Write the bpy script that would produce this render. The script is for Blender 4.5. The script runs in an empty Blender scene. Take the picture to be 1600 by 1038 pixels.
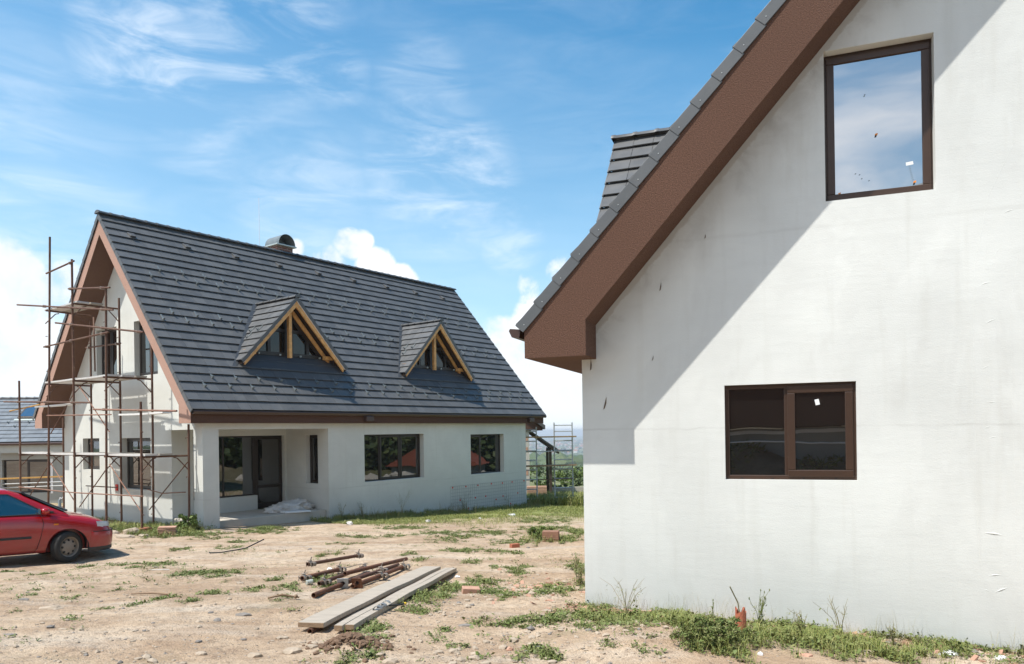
import bpy, bmesh, math, random
import numpy as np
from mathutils import Vector, Matrix
from mathutils.geometry import tessellate_polygon
random.seed(7); RNG = np.random.default_rng(7)
S = bpy.context.scene; COL = S.collection
R_ = math.radians

# ------------------------------------------------------------------ camera
cd = bpy.data.cameras.new('camera'); cam = bpy.data.objects.new('camera', cd); COL.objects.link(cam)
cd.sensor_width = 36.0; cd.lens = 36*1143.03/1600; cd.shift_y = 155.84/1600; cd.clip_start = .1; cd.clip_end = 40000
cam.rotation_euler = (R_(90), 0.0145, 0)
cam.matrix_world = Matrix.Rotation(R_(90), 4, 'X') @ Matrix.Rotation(-0.0145, 4, 'Z')
S.camera = cam

# ------------------------------------------------------------------ sky, sun, exposure
SUN_TO = Vector((-.413, -.223, .883)).normalized()
SUN_STRENGTH = 3.9; SKY_STRENGTH = .115
S.view_settings.view_transform = 'Standard'; S.view_settings.look = 'None'
S.view_settings.exposure = .68; S.view_settings.gamma = 1
sl = bpy.data.lights.new('sun', 'SUN'); so = bpy.data.objects.new('sun', sl); COL.objects.link(so)
sl.energy = SUN_STRENGTH; sl.angle = R_(.5); sl.color = (1, .955, .88)
so.rotation_euler = (-SUN_TO).to_track_quat('-Z', 'Y').to_euler(); so.location = SUN_TO*60

F_ = 1143.03; ROLL = .0145
def pxdir(px, py):
    x = (px-800)/F_; y = (py-674.84)/F_; c, s = math.cos(ROLL), math.sin(ROLL)
    return Vector((c*x-s*y, 1, -(s*x+c*y))).normalized()

class NT:
    """small helper for node trees"""
    def __init__(s, nt): s.nt = nt; nt.nodes.clear()
    def n(s, typ, ins=None, **kw):
        nd = s.nt.nodes.new(typ)
        for k, v in kw.items():
            try: setattr(nd, k, v)
            except Exception: pass
        for k, v in (ins or {}).items():
            sock = nd.inputs[k]
            if isinstance(v, bpy.types.NodeSocket): s.nt.links.new(v, sock)
            else:
                if sock.type == 'RGBA' and hasattr(v, '__len__') and len(v) == 3: v = (*v, 1)
                sock.default_value = v
        return nd
    def math(s, op, a, b=0.0, c=None, clamp=False):
        ins = {0: a, 1: b}
        if c is not None: ins[2] = c
        return s.n('ShaderNodeMath', ins, operation=op, use_clamp=clamp).outputs[0]
    def vmath(s, op, a, b=(0, 0, 0)): 
        nd = s.n('ShaderNodeVectorMath', {0: a, 1: b}, operation=op); return nd
    def mix(s, fac, a, b, blend='MIX'):
        nd = s.nt.nodes.new('ShaderNodeMix'); nd.data_type = 'RGBA'; nd.blend_type = blend; nd.clamp_factor = True
        for i, v in ((0, fac), (6, a), (7, b)):
            if isinstance(v, bpy.types.NodeSocket): s.nt.links.new(v, nd.inputs[i])
            else: nd.inputs[i].default_value = v if i == 0 else ((*v, 1) if len(v) == 3 else v)
        return nd.outputs[2]
    def mapr(s, v, a, b, c=0., d=1., interp='LINEAR'):
        return s.n('ShaderNodeMapRange', {0: v, 1: a, 2: b, 3: c, 4: d}, interpolation_type=interp, clamp=True).outputs[0]
    def noise(s, vec, scale, detail=3., rough=.55, dist=0.):
        return s.n('ShaderNodeTexNoise', {'Vector': vec, 'Scale': scale, 'Detail': detail, 'Roughness': rough, 'Distortion': dist}).outputs[0]
    def scalev(s, vec, sc): return s.n('ShaderNodeMapping', {0: vec, 3: sc}).outputs[0]

world = bpy.data.worlds.new('World'); S.world = world; world.use_nodes = True
def build_sky():
    t = NT(world.node_tree)
    out = t.n('ShaderNodeOutputWorld'); bg = t.n('ShaderNodeBackground', {'Strength': SKY_STRENGTH})
    sky = t.n('ShaderNodeTexSky', sky_type='NISHITA', sun_disc=False)
    sky.sun_elevation = math.asin(SUN_TO.z); sky.sun_rotation = math.atan2(SUN_TO.x, SUN_TO.y)
    sky.air_density = 1.25; sky.dust_density = .6; sky.ozone_density = 1.6; sky.altitude = 500
    D = t.n('ShaderNodeTexCoord').outputs['Generated']
    sep = t.n('ShaderNodeSeparateXYZ', {0: D}); z = sep.outputs[2]
    col = t.n('ShaderNodeHueSaturation', {'Saturation': 1.58, 'Hue': .489, 'Value': .86, 'Color': sky.outputs[0]}).outputs[0]
    # thin milky veil that thickens towards the horizon
    vn = t.noise(t.scalev(D, (1.2, 1.2, 4)), 1.6, 4, .55, .6)
    veil = t.math('MULTIPLY', t.mapr(z, .55, .05, 0., .60), t.mapr(vn, .3, .75, .55, 1.))
    # clearer, deeper sky to the right of the view, milkier to the left
    left = t.mapr(t.n('ShaderNodeVectorMath', {0: D, 1: (-.8, .55, .1)}, operation='DOT_PRODUCT').outputs['Value'], .1, 1., 0., .14)
    veil = t.math('ADD', veil, left, clamp=True)
    CW = (6.2, 6.6, 7.0)
    col = t.mix(veil, col, (5.0, 6.3, 7.4))
    # cirrus
    rot = t.n('ShaderNodeMapping', {0: D, 2: (0, R_(28), R_(12)), 3: (2.2, 2.2, 9)}).outputs[0]
    cn = t.noise(rot, 3.2, 9, .60, .6)
    def blobs(lst):
        tot = None
        for px, py, r, w in lst:
            c = pxdir(px, py)
            d = t.n('ShaderNodeVectorMath', {0: D, 1: tuple(c)}, operation='DOT_PRODUCT').outputs['Value']
            ra = r/F_*.86
            m = t.mapr(d, math.cos(ra*1.25), math.cos(ra*.15), 0., w, 'SMOOTHSTEP')
            tot = m if tot is None else t.math('MAXIMUM', tot, m)
        return tot
    cb = blobs([(225, 80, 100, 1.), (300, 110, 70, .6), (390, 25, 150, .75), (520, 110, 60, .55), (660, 130, 80, .45), (690, 285, 130, .85),
                (640, 230, 80, .5), (470, 300, 120, .5), (800, 375, 60, .8), (30, 330, 170, .5), (330, 185, 120, .4), (60, 200, 150, .35)])
    cb = t.math('MAXIMUM', cb, .12)
    cir = t.math('MULTIPLY', t.mapr(cn, .36, .84, 0., .85, 'SMOOTHSTEP'), cb)
    col = t.mix(cir, col, CW)
    beh0 = t.n('ShaderNodeVectorMath', {0: D, 1: (-.25, -.92, .30)}, operation='DOT_PRODUCT').outputs['Value']
    bn = t.noise(t.scalev(D, (1, 1, 1.6)), 3.0, 6, .55, .5)
    col = t.mix(t.math('MULTIPLY', t.mapr(beh0, .55, .85, 0., 1., 'SMOOTHSTEP'), t.mapr(bn, .38, .58, .15, 1., 'SMOOTHSTEP')), col, t.mix(t.mapr(bn, .45, .7), (6.2, 6.9, 7.9), (8.6, 8.8, 9.)))
    # cumulus
    warp = t.n('ShaderNodeTexNoise', {'Vector': D, 'Scale': 9., 'Detail': 4.}).outputs[1]
    wv = t.n('ShaderNodeVectorMath', {0: warp, 1: (.5, .5, .5)}, operation='SUBTRACT').outputs[0]
    wv = t.n('ShaderNodeVectorMath', {0: wv, 3: .05}, operation='SCALE').outputs[0]
    Dw = t.n('ShaderNodeVectorMath', {0: D, 1: wv}, operation='ADD').outputs[0]
    kn = t.noise(Dw, 12., 10, .62)
    kb = blobs([(10, 440, 85, 1.), (60, 455, 60, .95), (100, 440, 45, .9), (0, 560, 130, 1.), (545, 382, 38, 1.), (566, 376, 25, .95), (520, 405, 34, .95), (585, 425, 50, 1.),
                (625, 440, 40, .95), (510, 430, 60, .95), (462, 388, 20, .9), (440, 410, 30, .8), (876, 425, 42, .75), (826, 448, 36, .72), (850, 500, 80, .9), (820, 540, 80, 1.), (900, 480, 70, .95),
                (780, 520, 50, .9), (880, 580, 110, .95), (30, 620, 90, .9)])
    # clouds behind the photographer, seen only as reflections
    beh = t.n('ShaderNodeVectorMath', {0: D, 1: (-.28, -.95, .2)}, operation='DOT_PRODUCT').outputs['Value']
    kb2 = t.math('MULTIPLY', t.mapr(beh, .4, .8, 0., 1.), t.mapr(t.noise(t.scalev(D, (1, 1, 2.2)), 3.4, 5, .55), .40, .58, 0., 1.))
    kb = t.math('MAXIMUM', kb, kb2)
    den = t.math('ADD', t.math('MULTIPLY', kb, .60), t.math('MULTIPLY', t.math('SUBTRACT', kn, .5), 1.55))
    den = t.math('SUBTRACT', den, t.math('MULTIPLY', t.math('SUBTRACT', 1., kb), .28))
    cum = t.mapr(den, .24, .56, 0., 1., 'SMOOTHSTEP')
    shade = t.mix(t.mapr(t.math('ADD', t.math('MULTIPLY', kn, .6), t.math('MULTIPLY', t.noise(Dw, 7., 6, .6), .5)), .38, .68), (4.3, 4.9, 5.6), (6.5, 6.6, 6.7))
    col = t.mix(cum, col, shade)
    # bright milky band on the horizon
    col = t.mix(t.mapr(z, .16, .0, 0., .8, 'SMOOTHSTEP'), col, (5.9, 6.4, 6.8))
    t.nt.links.new(col, bg.inputs[0]); t.nt.links.new(bg.outputs[0], out.inputs[0])
build_sky()

# ------------------------------------------------------------------ mesh helpers
class MB:
    def __init__(s): s.V = []; s.F = []; s.Rn = []; s.Mi = []; s.r = 0.; s.m = 0
    def v(s, p): s.V.append((float(p[0]), float(p[1]), float(p[2]))); return len(s.V)-1
    def f(s, idx): s.F.append(tuple(idx)); s.Rn.append(s.r); s.Mi.append(s.m)
    def poly(s, pts): s.f([s.v(p) for p in pts])
    def hexa(s, p):
        """8 points: bottom ring 0-3, top ring 4-7"""
        i = [s.v(q) for q in p]
        for q in ((3, 2, 1, 0), (4, 5, 6, 7), (0, 1, 5, 4), (1, 2, 6, 5), (2, 3, 7, 6), (3, 0, 4, 7)): s.f([i[k] for k in q])
    def box(s, x0, x1, y0, y1, z0, z1, mp=None):
        p = [(x0, y0, z0), (x1, y0, z0), (x1, y1, z0), (x0, y1, z0), (x0, y0, z1), (x1, y0, z1), (x1, y1, z1), (x0, y1, z1)]
        s.hexa([mp(*q) for q in p] if mp else p)
    def obox(s, c, ax, ay, az):
        c, ax, ay, az = map(Vector, (c, ax, ay, az))
        s.hexa([c+ax*i+ay*j+az*k for k in (-.5, .5) for i, j in ((-.5, -.5), (.5, -.5), (.5, .5), (-.5, .5))])
    def prism(s, pts, off):
        """closed extrusion of a planar outline"""
        off = Vector(off); a = [Vector(p) for p in pts]; n = len(a)
        tri = tessellate_polygon([a]); i0 = [s.v(p) for p in a]; i1 = [s.v(p+off) for p in a]
        for t in tri: s.f([i0[k] for k in t]); s.f([i1[k] for k in reversed(t)])
        for k in range(n): s.f((i0[k], i0[(k+1) % n], i1[(k+1) % n], i1[k]))
    def sheet(s, loops, off):
        """slab with holes: loops[0] outer, others holes, extruded by off"""
        off = Vector(off); L = [[Vector(p) for p in l] for l in loops]
        flat = [p for l in L for p in l]; tri = tessellate_polygon(L)
        i0 = [s.v(p) for p in flat]; i1 = [s.v(p+off) for p in flat]
        for t in tri: s.f([i0[k] for k in t]); s.f([i1[k] for k in reversed(t)])
        b = 0
        for l in L:
            n = len(l)
            for k in range(n):
                s.f((i0[b+k], i0[b+(k+1) % n], i1[b+(k+1) % n], i1[b+k]))
            b += n
    def path(s, pts, r, n=8, cap=True, hollow=0.):
        pts = [Vector(p) for p in pts]; rings = []; rr = r if hasattr(r, '__len__') else [r]*len(pts)
        up = None
        for k, p in enumerate(pts):
            d = (pts[min(k+1, len(pts)-1)]-pts[max(k-1, 0)]).normalized()
            if up is None: up = d.orthogonal().normalized()
            up = (up-d*up.dot(d)).normalized(); w = d.cross(up)
            rings.append([s.v(p+(up*math.cos(a)+w*math.sin(a))*rr[k]) for a in [2*math.pi*j/n for j in range(n)]])
        for a, b in zip(rings, rings[1:]):
            for j in range(n): s.f((a[j], a[(j+1) % n], b[(j+1) % n], b[j]))
        if hollow:
            for ring, sgn, q in ((rings[0], 1, pts[0]), (rings[-1], -1, pts[-1])):
                d = (pts[1]-pts[0]).normalized() if sgn > 0 else (pts[-2]-pts[-1]).normalized()
                inner = [s.v(q+(Vector(s.V[i])-q)*hollow) for i in ring]; deep = [s.v(Vector(s.V[i])+d*.06) for i in inner]
                for j in range(n):
                    s.f((ring[j], ring[(j+1) % n], inner[(j+1) % n], inner[j])); s.f((inner[j], inner[(j+1) % n], deep[(j+1) % n], deep[j]))
                s.f(deep)
        elif cap: s.f(list(reversed(rings[0]))); s.f(rings[-1])
    def tube(s, p, q, r, n=8, **k): s.path([p, q], r, n, **k)
    def lathe(s, c, axis, prof, n=24, closed=False):
        """prof: list of (along axis, radius)"""
        c = Vector(c); ax = Vector(axis).normalized(); u = ax.orthogonal().normalized(); w = ax.cross(u); rings = []
        for h, r in prof: rings.append([s.v(c+ax*h+(u*math.cos(2*math.pi*j/n)+w*math.sin(2*math.pi*j/n))*r) for j in range(n)])
        for a, b in zip(rings, rings[1:]):
            for j in range(n): s.f((a[j], a[(j+1) % n], b[(j+1) % n], b[j]))
        if closed: s.f(list(reversed(rings[0]))); s.f(rings[-1])
    def rock(s, c, sx, sy, sz, sub=1, rough=.22, rz=0.):
        bm = bmesh.new(); bmesh.ops.create_icosphere(bm, subdivisions=sub, radius=1)
        cs, sn = math.cos(rz), math.sin(rz); b = len(s.V)
        for v in bm.verts:
            k = 1+random.uniform(-rough, rough); x, y, zz = v.co.x*sx*k, v.co.y*sy*k, v.co.z*sz*k
            s.v((c[0]+x*cs-y*sn, c[1]+x*sn+y*cs, c[2]+zz))
        for f in bm.faces: s.f([b+v.index for v in f.verts])
        bm.free()
    def clip(s, co, no):
        """cut away everything on the negative side of a plane"""
        bm = bmesh.new(); vs = [bm.verts.new(p) for p in s.V]; lr = bm.faces.layers.float.new('rnd')
        for f, r, m in zip(s.F, s.Rn, s.Mi):
            try: bf = bm.faces.new([vs[i] for i in f]); bf[lr] = r; bf.material_index = m
            except ValueError: pass
        bmesh.ops.bisect_plane(bm, geom=bm.verts[:]+bm.edges[:]+bm.faces[:], plane_co=co, plane_no=no, clear_inner=True)
        bm.verts.index_update(); s.V = [tuple(v.co) for v in bm.verts]
        s.F = [tuple(v.index for v in f.verts) for f in bm.faces]; s.Rn = [f[lr] for f in bm.faces]; s.Mi = [f.material_index for f in bm.faces]
        bm.free()
    def mesh(s, name, mats, smooth=False, recalc=True):
        me = bpy.data.meshes.new(name); me.from_pydata(s.V, [], s.F)
        for m in (mats if isinstance(mats, (list, tuple)) else [mats]): me.materials.append(m)
        a = me.attributes.new('rnd', 'FLOAT', 'FACE'); a.data.foreach_set('value', np.array(s.Rn, np.float32))
        me.polygons.foreach_set('material_index', np.array(s.Mi, np.int32))
        if recalc:
            bm = bmesh.new(); bm.from_mesh(me); bmesh.ops.recalc_face_normals(bm, faces=bm.faces[:]); bm.to_mesh(me); bm.free()
        if smooth: me.polygons.foreach_set('use_smooth', np.ones(len(me.polygons), bool))
        me.update(); return me
    def build(s, name, mats, parent=None, smooth=False, bevel=0., loc=None, recalc=True, auto=None):
        o = bpy.data.objects.new(name, s.mesh(name, mats, smooth, recalc)); COL.objects.link(o)
        if parent: o.parent = parent
        if loc is not None: o.location = loc
        if bevel:
            b = o.modifiers.new('bevel', 'BEVEL'); b.width = bevel; b.segments = 2; b.limit_method = 'ANGLE'; b.angle_limit = R_(40)
        if auto and smooth:
            try: o.data.set_sharp_from_angle(angle=R_(auto))
            except Exception: pass
        return o

def tag(o, label, cat, group=None, kind=None):
    o['label'] = label; o['category'] = cat
    if group: o['group'] = group
    if kind: o['kind'] = kind
    return o
def thing(name, label, cat, loc=(0, 0, 0), rz=0., group=None, ry=0.):
    o = bpy.data.objects.new(name, None); o.empty_display_size = .3; COL.objects.link(o)
    o.location = loc; o.rotation_euler = (0, ry, rz); return tag(o, label, cat, group)
def struct(o): o['kind'] = 'structure'; return o
def stuff(o, label, cat): return tag(o, label, cat, kind='stuff')
def dup(o, parent, loc, rot=None):
    c = o.copy(); COL.objects.link(c); c.parent = parent; c.location = loc
    if rot is not None: c.rotation_euler = rot
    return c
def copy_tree(o, parent=None):
    c = o.copy(); COL.objects.link(c)
    if parent: c.parent = parent
    for ch in o.children: copy_tree(ch, c)
    return c

# ------------------------------------------------------------------ materials
MATS = {}
def mat(name, fn):
    m = bpy.data.materials.new(name); m.use_nodes = True; t = NT(m.node_tree)
    out = t.n('ShaderNodeOutputMaterial'); p = t.n('ShaderNodeBsdfPrincipled'); t.nt.links.new(p.outputs[0], out.inputs[0])
    t.P = p; t.out = out; t.O = t.n('ShaderNodeTexCoord').outputs['Object']; t.rnd = t.n('ShaderNodeAttribute', attribute_name='rnd').outputs['Fac']
    def st(**k):
        for kk, v in k.items():
            kk = kk.replace('_', ' ')
            if isinstance(v, bpy.types.NodeSocket): t.nt.links.new(v, p.inputs[kk])
            else: p.inputs[kk].default_value = (*v, 1) if hasattr(v, '__len__') and len(v) == 3 and p.inputs[kk].type == 'RGBA' else v
    t.set = st
    def bump(h, dist=.01, strength=1.): t.nt.links.new(t.n('ShaderNodeBump', {'Height': h, 'Distance': dist, 'Strength': strength}).outputs[0], p.inputs['Normal'])
    t.bump = bump
    fn(t); MATS[name] = m; return m
def plain(name, col, rough=.6, metal=0., var=.12, scale=6., bump=0., bscale=60.):
    def fn(t):
        n = t.noise(t.O, scale, 4, .6)
        c = t.mix(n, tuple(x*(1-var) for x in col), tuple(min(1, x*(1+var)) for x in col))
        c = t.mix(t.math('MULTIPLY', t.rnd, .35), c, tuple(x*.6 for x in col))
        t.set(Base_Color=c, Roughness=rough, Metallic=metal)
        if bump: t.bump(t.noise(t.O, bscale, 3), bump)
    return mat(name, fn)

def plaster(name, col, joints=(), stain=None):
    def fn(t):
        big = t.noise(t.O, .55, 5, .6, .4); mid = t.noise(t.scalev(t.O, (1, 1, 5)), 2.2, 5, .6); fine = t.noise(t.scalev(t.O, (3, 3, 16)), 9, 3, .6)
        vert = t.noise(t.scalev(t.O, (4.5, 4.5, .35)), 1.5, 4, .6)
        c = t.mix(t.mapr(big, .3, .72), tuple(x*.82 for x in col), col)
        c = t.mix(t.mapr(mid, .5, .75, 0., .35), c, tuple(x*.82 for x in col))
        c = t.mix(t.mapr(vert, .56, .74, 0., .28), c, (col[0]*.72, col[1]*.70, col[2]*.66))
        c = t.mix(t.mapr(fine, .3, .7, 0., .09), c, tuple(x*.80 for x in col))
        z = t.n('ShaderNodeSeparateXYZ', {0: t.O}).outputs[2]; x = t.n('ShaderNodeSeparateXYZ', {0: t.O}).outputs[0]
        wob = t.math('MULTIPLY', t.math('SUBTRACT', t.noise(t.O, 3.5, 4), .5), .07)
        for zj, wd, am in joints:
            d = t.math('ABSOLUTE', t.math('ADD', t.math('SUBTRACT', z, zj), wob))
            c = t.mix(t.math('MULTIPLY', t.mapr(d, wd, 0., 0., am), t.mapr(t.noise(t.O, 2.3, 3), .35, .65, .2, 1.)), c, (.30, .29, .26))
        # plaster turns greyer towards the foot of the wall, with a ragged start
        foot = t.math('ADD', z, t.math('MULTIPLY', t.noise(t.O, 1.8, 5, .6), .7))
        c = t.mix(t.mapr(foot, -1.55, -2.7, 0., .30), c, (.40, .40, .385))
        if stain: c = stain(t, c, x, z)
        t.set(Base_Color=c, Roughness=.9, Specular_IOR_Level=.25)
        h = t.math('ADD', t.math('MULTIPLY', fine, .6), t.math('ADD', t.noise(t.O, 70, 3), t.math('MULTIPLY', mid, 1.5)))
        t.bump(h, .0016, .7)
    return mat(name, fn)
def right_stain(t, c, x, z):
    # damp grey smears just under the sloping eave and a ragged pale mortar line along it
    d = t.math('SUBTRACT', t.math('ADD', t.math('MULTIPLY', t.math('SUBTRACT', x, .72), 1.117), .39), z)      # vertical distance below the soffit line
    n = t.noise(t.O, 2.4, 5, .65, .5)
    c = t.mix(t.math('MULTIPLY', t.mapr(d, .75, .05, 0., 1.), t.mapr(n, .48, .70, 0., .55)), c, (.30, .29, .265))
    n2 = t.math('ADD', d, t.math('MULTIPLY', t.math('SUBTRACT', t.noise(t.O, 7, 5, .7), .5), .16))
    c = t.mix(t.mapr(n2, .10, .07, 0., .8), c, (.50, .48, .43))
    n3 = t.noise(t.scalev(t.O, (1, 1, .55)), .8, 5, .6, .8)
    c = t.mix(t.mapr(n3, .50, .53, 0., .07), c, (.42, .42, .40)); n4 = t.noise(t.scalev(t.O, (1, 1, .4)), 1.7, 6, .6, .3)
    c = t.mix(t.mapr(n4, .56, .72, 0., .22), c, (.45, .44, .41))
    return c
PL_L = plaster('plaster_far_house', (.645, .655, .615), joints=((-2.05, .03, .25),))
PL_R = plaster('plaster_near_house', (.765, .785, .76), joints=((-.84, .018, .3), (1.30, .03, .16)), stain=right_stain)

def brown(name, col, bscale=150.):
    def fn(t):
        n = t.noise(t.O, bscale, 2, .6); b = t.noise(t.O, .9, 4)
        c = t.mix(t.mapr(n, .3, .7), tuple(x*.62 for x in col), tuple(x*1.32 for x in col))
        c = t.mix(t.mapr(b, .35, .7, 0., .4), c, tuple(x*.80 for x in col))
        t.set(Base_Color=c, Roughness=.93, Specular_IOR_Level=.2); t.bump(n, .008, 1.)
    return mat(name, fn)
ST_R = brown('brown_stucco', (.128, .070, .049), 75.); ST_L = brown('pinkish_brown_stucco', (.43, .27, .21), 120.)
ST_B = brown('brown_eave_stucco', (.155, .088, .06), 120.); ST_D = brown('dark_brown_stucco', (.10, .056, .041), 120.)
def tile_fn(col, rough=.5):
    def fn(t):
        n = t.noise(t.O, 3., 5, .6); s = t.noise(t.scalev(t.O, (10, 10, 10)), 8, 3)
        c = t.mix(t.rnd, tuple(x*.86 for x in col), tuple(x*1.14 for x in col))
        c = t.mix(t.mapr(n, .45, .8, 0., .4), c, tuple(x*1.5 for x in col))
        c = t.mix(t.mapr(s, .55, .8, 0., .25), c, tuple(x*.6 for x in col))
        t.set(Base_Color=c, Roughness=t.mapr(n, .3, .7, rough-.08, rough+.12), Specular_IOR_Level=.55); t.bump(s, .002, .5)
    return fn
TILE = mat('slate_grey_tile', tile_fn((.090, .091, .091), .48)); TILE_R = mat('grey_verge_tile', tile_fn((.085, .092, .098), .5))
TILE_B = mat('weathered_grey_tile', tile_fn((.13, .15, .17), .55))
DECK = plain('roof_underlay', (.03, .028, .026), .9)
FRAME = plain('brown_window_frame', (.050, .026, .016), .42, var=.2, scale=9); FRAME_D = plain('dark_window_frame', (.022, .015, .011), .4)
GUT = plain('brown_gutter', (.060, .034, .026), .35)
def glass(name, ior, base=(.010, .012, .012), rough=.012):
    def fn(t):
        t.set(Base_Color=base, Roughness=rough, IOR=ior, Specular_IOR_Level=.5)
        t.bump(t.noise(t.O, 1.4, 2), .004, .35)
    return mat(name, fn)
GLASS = glass('window_glass', 2.3, (.008, .008, .007)); GLASS_UP = glass('sky_window_glass', 5.5, (.02, .022, .025)); GLASS_DM = glass('dormer_glass', 1.55, (.008, .007, .006)); GLASS_LO = glass('near_window_glass', 2.7, (.012, .010, .009)); GLASS_C = glass('car_glass', 2.4, (.012, .034, .042))
def wood(name, col, axis=(1, 1, 1), dark=.45, rough=.8):
    def fn(t):
        g = t.noise(t.scalev(t.O, axis), 6, 6, .65, .6); w = t.noise(t.O, 1.6, 4)
        c = t.mix(t.mapr(g, .32, .68), tuple(x*dark for x in col), col)
        c = t.mix(t.mapr(w, .5, .8, 0., .5), c, tuple(x*.7 for x in col))
        c = t.mix(t.math('MULTIPLY', t.rnd, .3), c, tuple(x*.6 for x in col))
        t.set(Base_Color=c, Roughness=rough); t.bump(g, .004, .8)
    return mat(name, fn)
WOOD_N = wood('fresh_timber', (.86, .47, .17), (1, 1, 1), .55, .6); WOOD_W = wood('weathered_plank', (.51, .44, .355), (9, .4, 3), .55); WOOD_E = wood('cut_plank_edge', (.30, .20, .12), (3, 3, 9), .6)
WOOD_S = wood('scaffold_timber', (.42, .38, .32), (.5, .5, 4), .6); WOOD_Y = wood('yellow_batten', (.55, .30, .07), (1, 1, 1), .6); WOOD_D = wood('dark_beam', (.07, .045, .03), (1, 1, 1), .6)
def rust(name, col, lo, rough=.75, sc=9.):
    def fn(t):
        n = t.noise(t.O, sc, 6, .65, .5); m = t.noise(t.O, 60, 3)
        c = t.mix(t.mapr(n, .35, .65), col, lo); c = t.mix(t.mapr(m, .5, .75, 0., .5), c, tuple(x*.5 for x in col))
        t.set(Base_Color=c, Roughness=rough, Metallic=.15); t.bump(m, .003, .8)
    return mat(name, fn)
RUST = rust('rusty_tube', (.095, .038, .023), (.15, .085, .052), .7, 5.); RUST_P = rust('pale_rusty_bar', (.30, .17, .12), (.20, .10, .065)); RUST_O = rust('orange_rust', (.19, .075, .036), (.09, .045, .028), .7, 7.)
CLAMP = rust('steel_clamp', (.16, .12, .09), (.33, .29, .25), .55, 20.)
GALV = rust('galvanised_steel', (.36, .39, .40), (.46, .48, .48), .45, 12.); ZINC = rust('zinc_sheet', (.42, .48, .46), (.50, .55, .53), .35, 4.)
BRICK = plain('red_brick', (.36, .13, .075), .9, var=.35, scale=18, bump=.004); BRICK_P = plain('pale_brick', (.46, .27, .19), .9, var=.3, scale=14, bump=.004)
STONE = plain('pale_stone', (.40, .325, .245), .92, var=.28, scale=11, bump=.006, bscale=30); STONE_G = plain('grey_stone', (.22, .20, .18), .9, var=.3, scale=11, bump=.006, bscale=30)
CONC = plain('concrete', (.46, .42, .36), .92, var=.22, scale=2.2, bump=.005, bscale=40)
WHITE_P = plain('white_plastic', (.74, .75, .76), .35, var=.06); PAPER = plain('paper_label', (.80, .82, .82), .7, var=.03); ORANGE = plain('orange_tape', (.75, .25, .03), .6); BLACKM = plain('black_mark', (.02, .02, .02), .8)
REDPLUG = plain('red_plug', (.62, .04, .025), .6); MESHM = plain('reinforcing_mesh', (.30, .31, .31), .8); ZINC_D = rust('dull_zinc', (.15, .175, .175), (.23, .25, .25), .4, 4.); PIPEG = plain('grey_pipe', (.20, .26, .30), .5)
YELLOW = plain('yellow_plastic', (.75, .50, .03), .5)
def bag_fn(t):
    n = t.noise(t.O, 7, 5, .6, 1.2)
    t.set(Base_Color=t.mix(n, (.40, .37, .33), (.80, .78, .75)), Roughness=.35, Subsurface_Weight=.0); t.bump(n, .05, 1.)
BAG = mat('crumpled_plastic_film', bag_fn)

# ------------------------------------------------------------------ ground
def vnoise(x, y, sc, seed=0):
    x = np.asarray(x, float)/sc; y = np.asarray(y, float)/sc
    xi = np.floor(x).astype(int); yi = np.floor(y).astype(int); fx = x-xi; fy = y-yi
    fx = fx*fx*(3-2*fx); fy = fy*fy*(3-2*fy)
    def h(a, b):
        n = np.sin(a*127.1+b*311.7+seed*74.7)*43758.5453; return n-np.floor(n)
    return (h(xi, yi)*(1-fx)+h(xi+1, yi)*fx)*(1-fy)+(h(xi, yi+1)*(1-fx)+h(xi+1, yi+1)*fx)*fy
def gz0(x, y):
    x = np.asarray(x, float); y = np.asarray(y, float)
    yy = np.where(y < 1500, y, 1500); xx = np.clip(x, -60, 60)
    z = -1.628-.0503*yy-.0137*xx
    z = z-.13*np.exp(-((x+8.8)**2+(y-12.9)**2)/9.)-.2*np.exp(-((x-5)**2+(y-7)**2)/5.)
    return z
def gh(x, y):
    x = np.asarray(x, float); y = np.asarray(y, float)
    near = np.clip((60-y)/30, 0, 1)
    b = (vnoise(x, y, 1.7, 1)-.5)*.07+(vnoise(x, y, .6, 2)-.5)*.035+(vnoise(x, y, .22, 3)-.5)*.018
    b = b+(vnoise(x*.35+y*.9, y*.35-x*.9, .8, 5)-.5)*.03            # worn wheel ruts
    d = np.hypot(x+1.5, y-6.55); b = b+.07*np.exp(-(d/.28)**2)+.04*np.exp(-(np.hypot(x+1.2, y-6.9)/.3)**2)   # dug heap
    d = np.hypot(x-1.35, y-7.1); b = b+.10*np.exp(-(d/.7)**2)
    far = np.clip((y-400)/500, 0, 1)*(vnoise(x, y, 160, 8)-.5)*6
    return gz0(x, y)+b*near+far*np.clip((1500-y)/800, 0, 1)
def gp(x, y, dz=0.): return Vector((x, y, float(gh(x, y))+dz))

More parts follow.
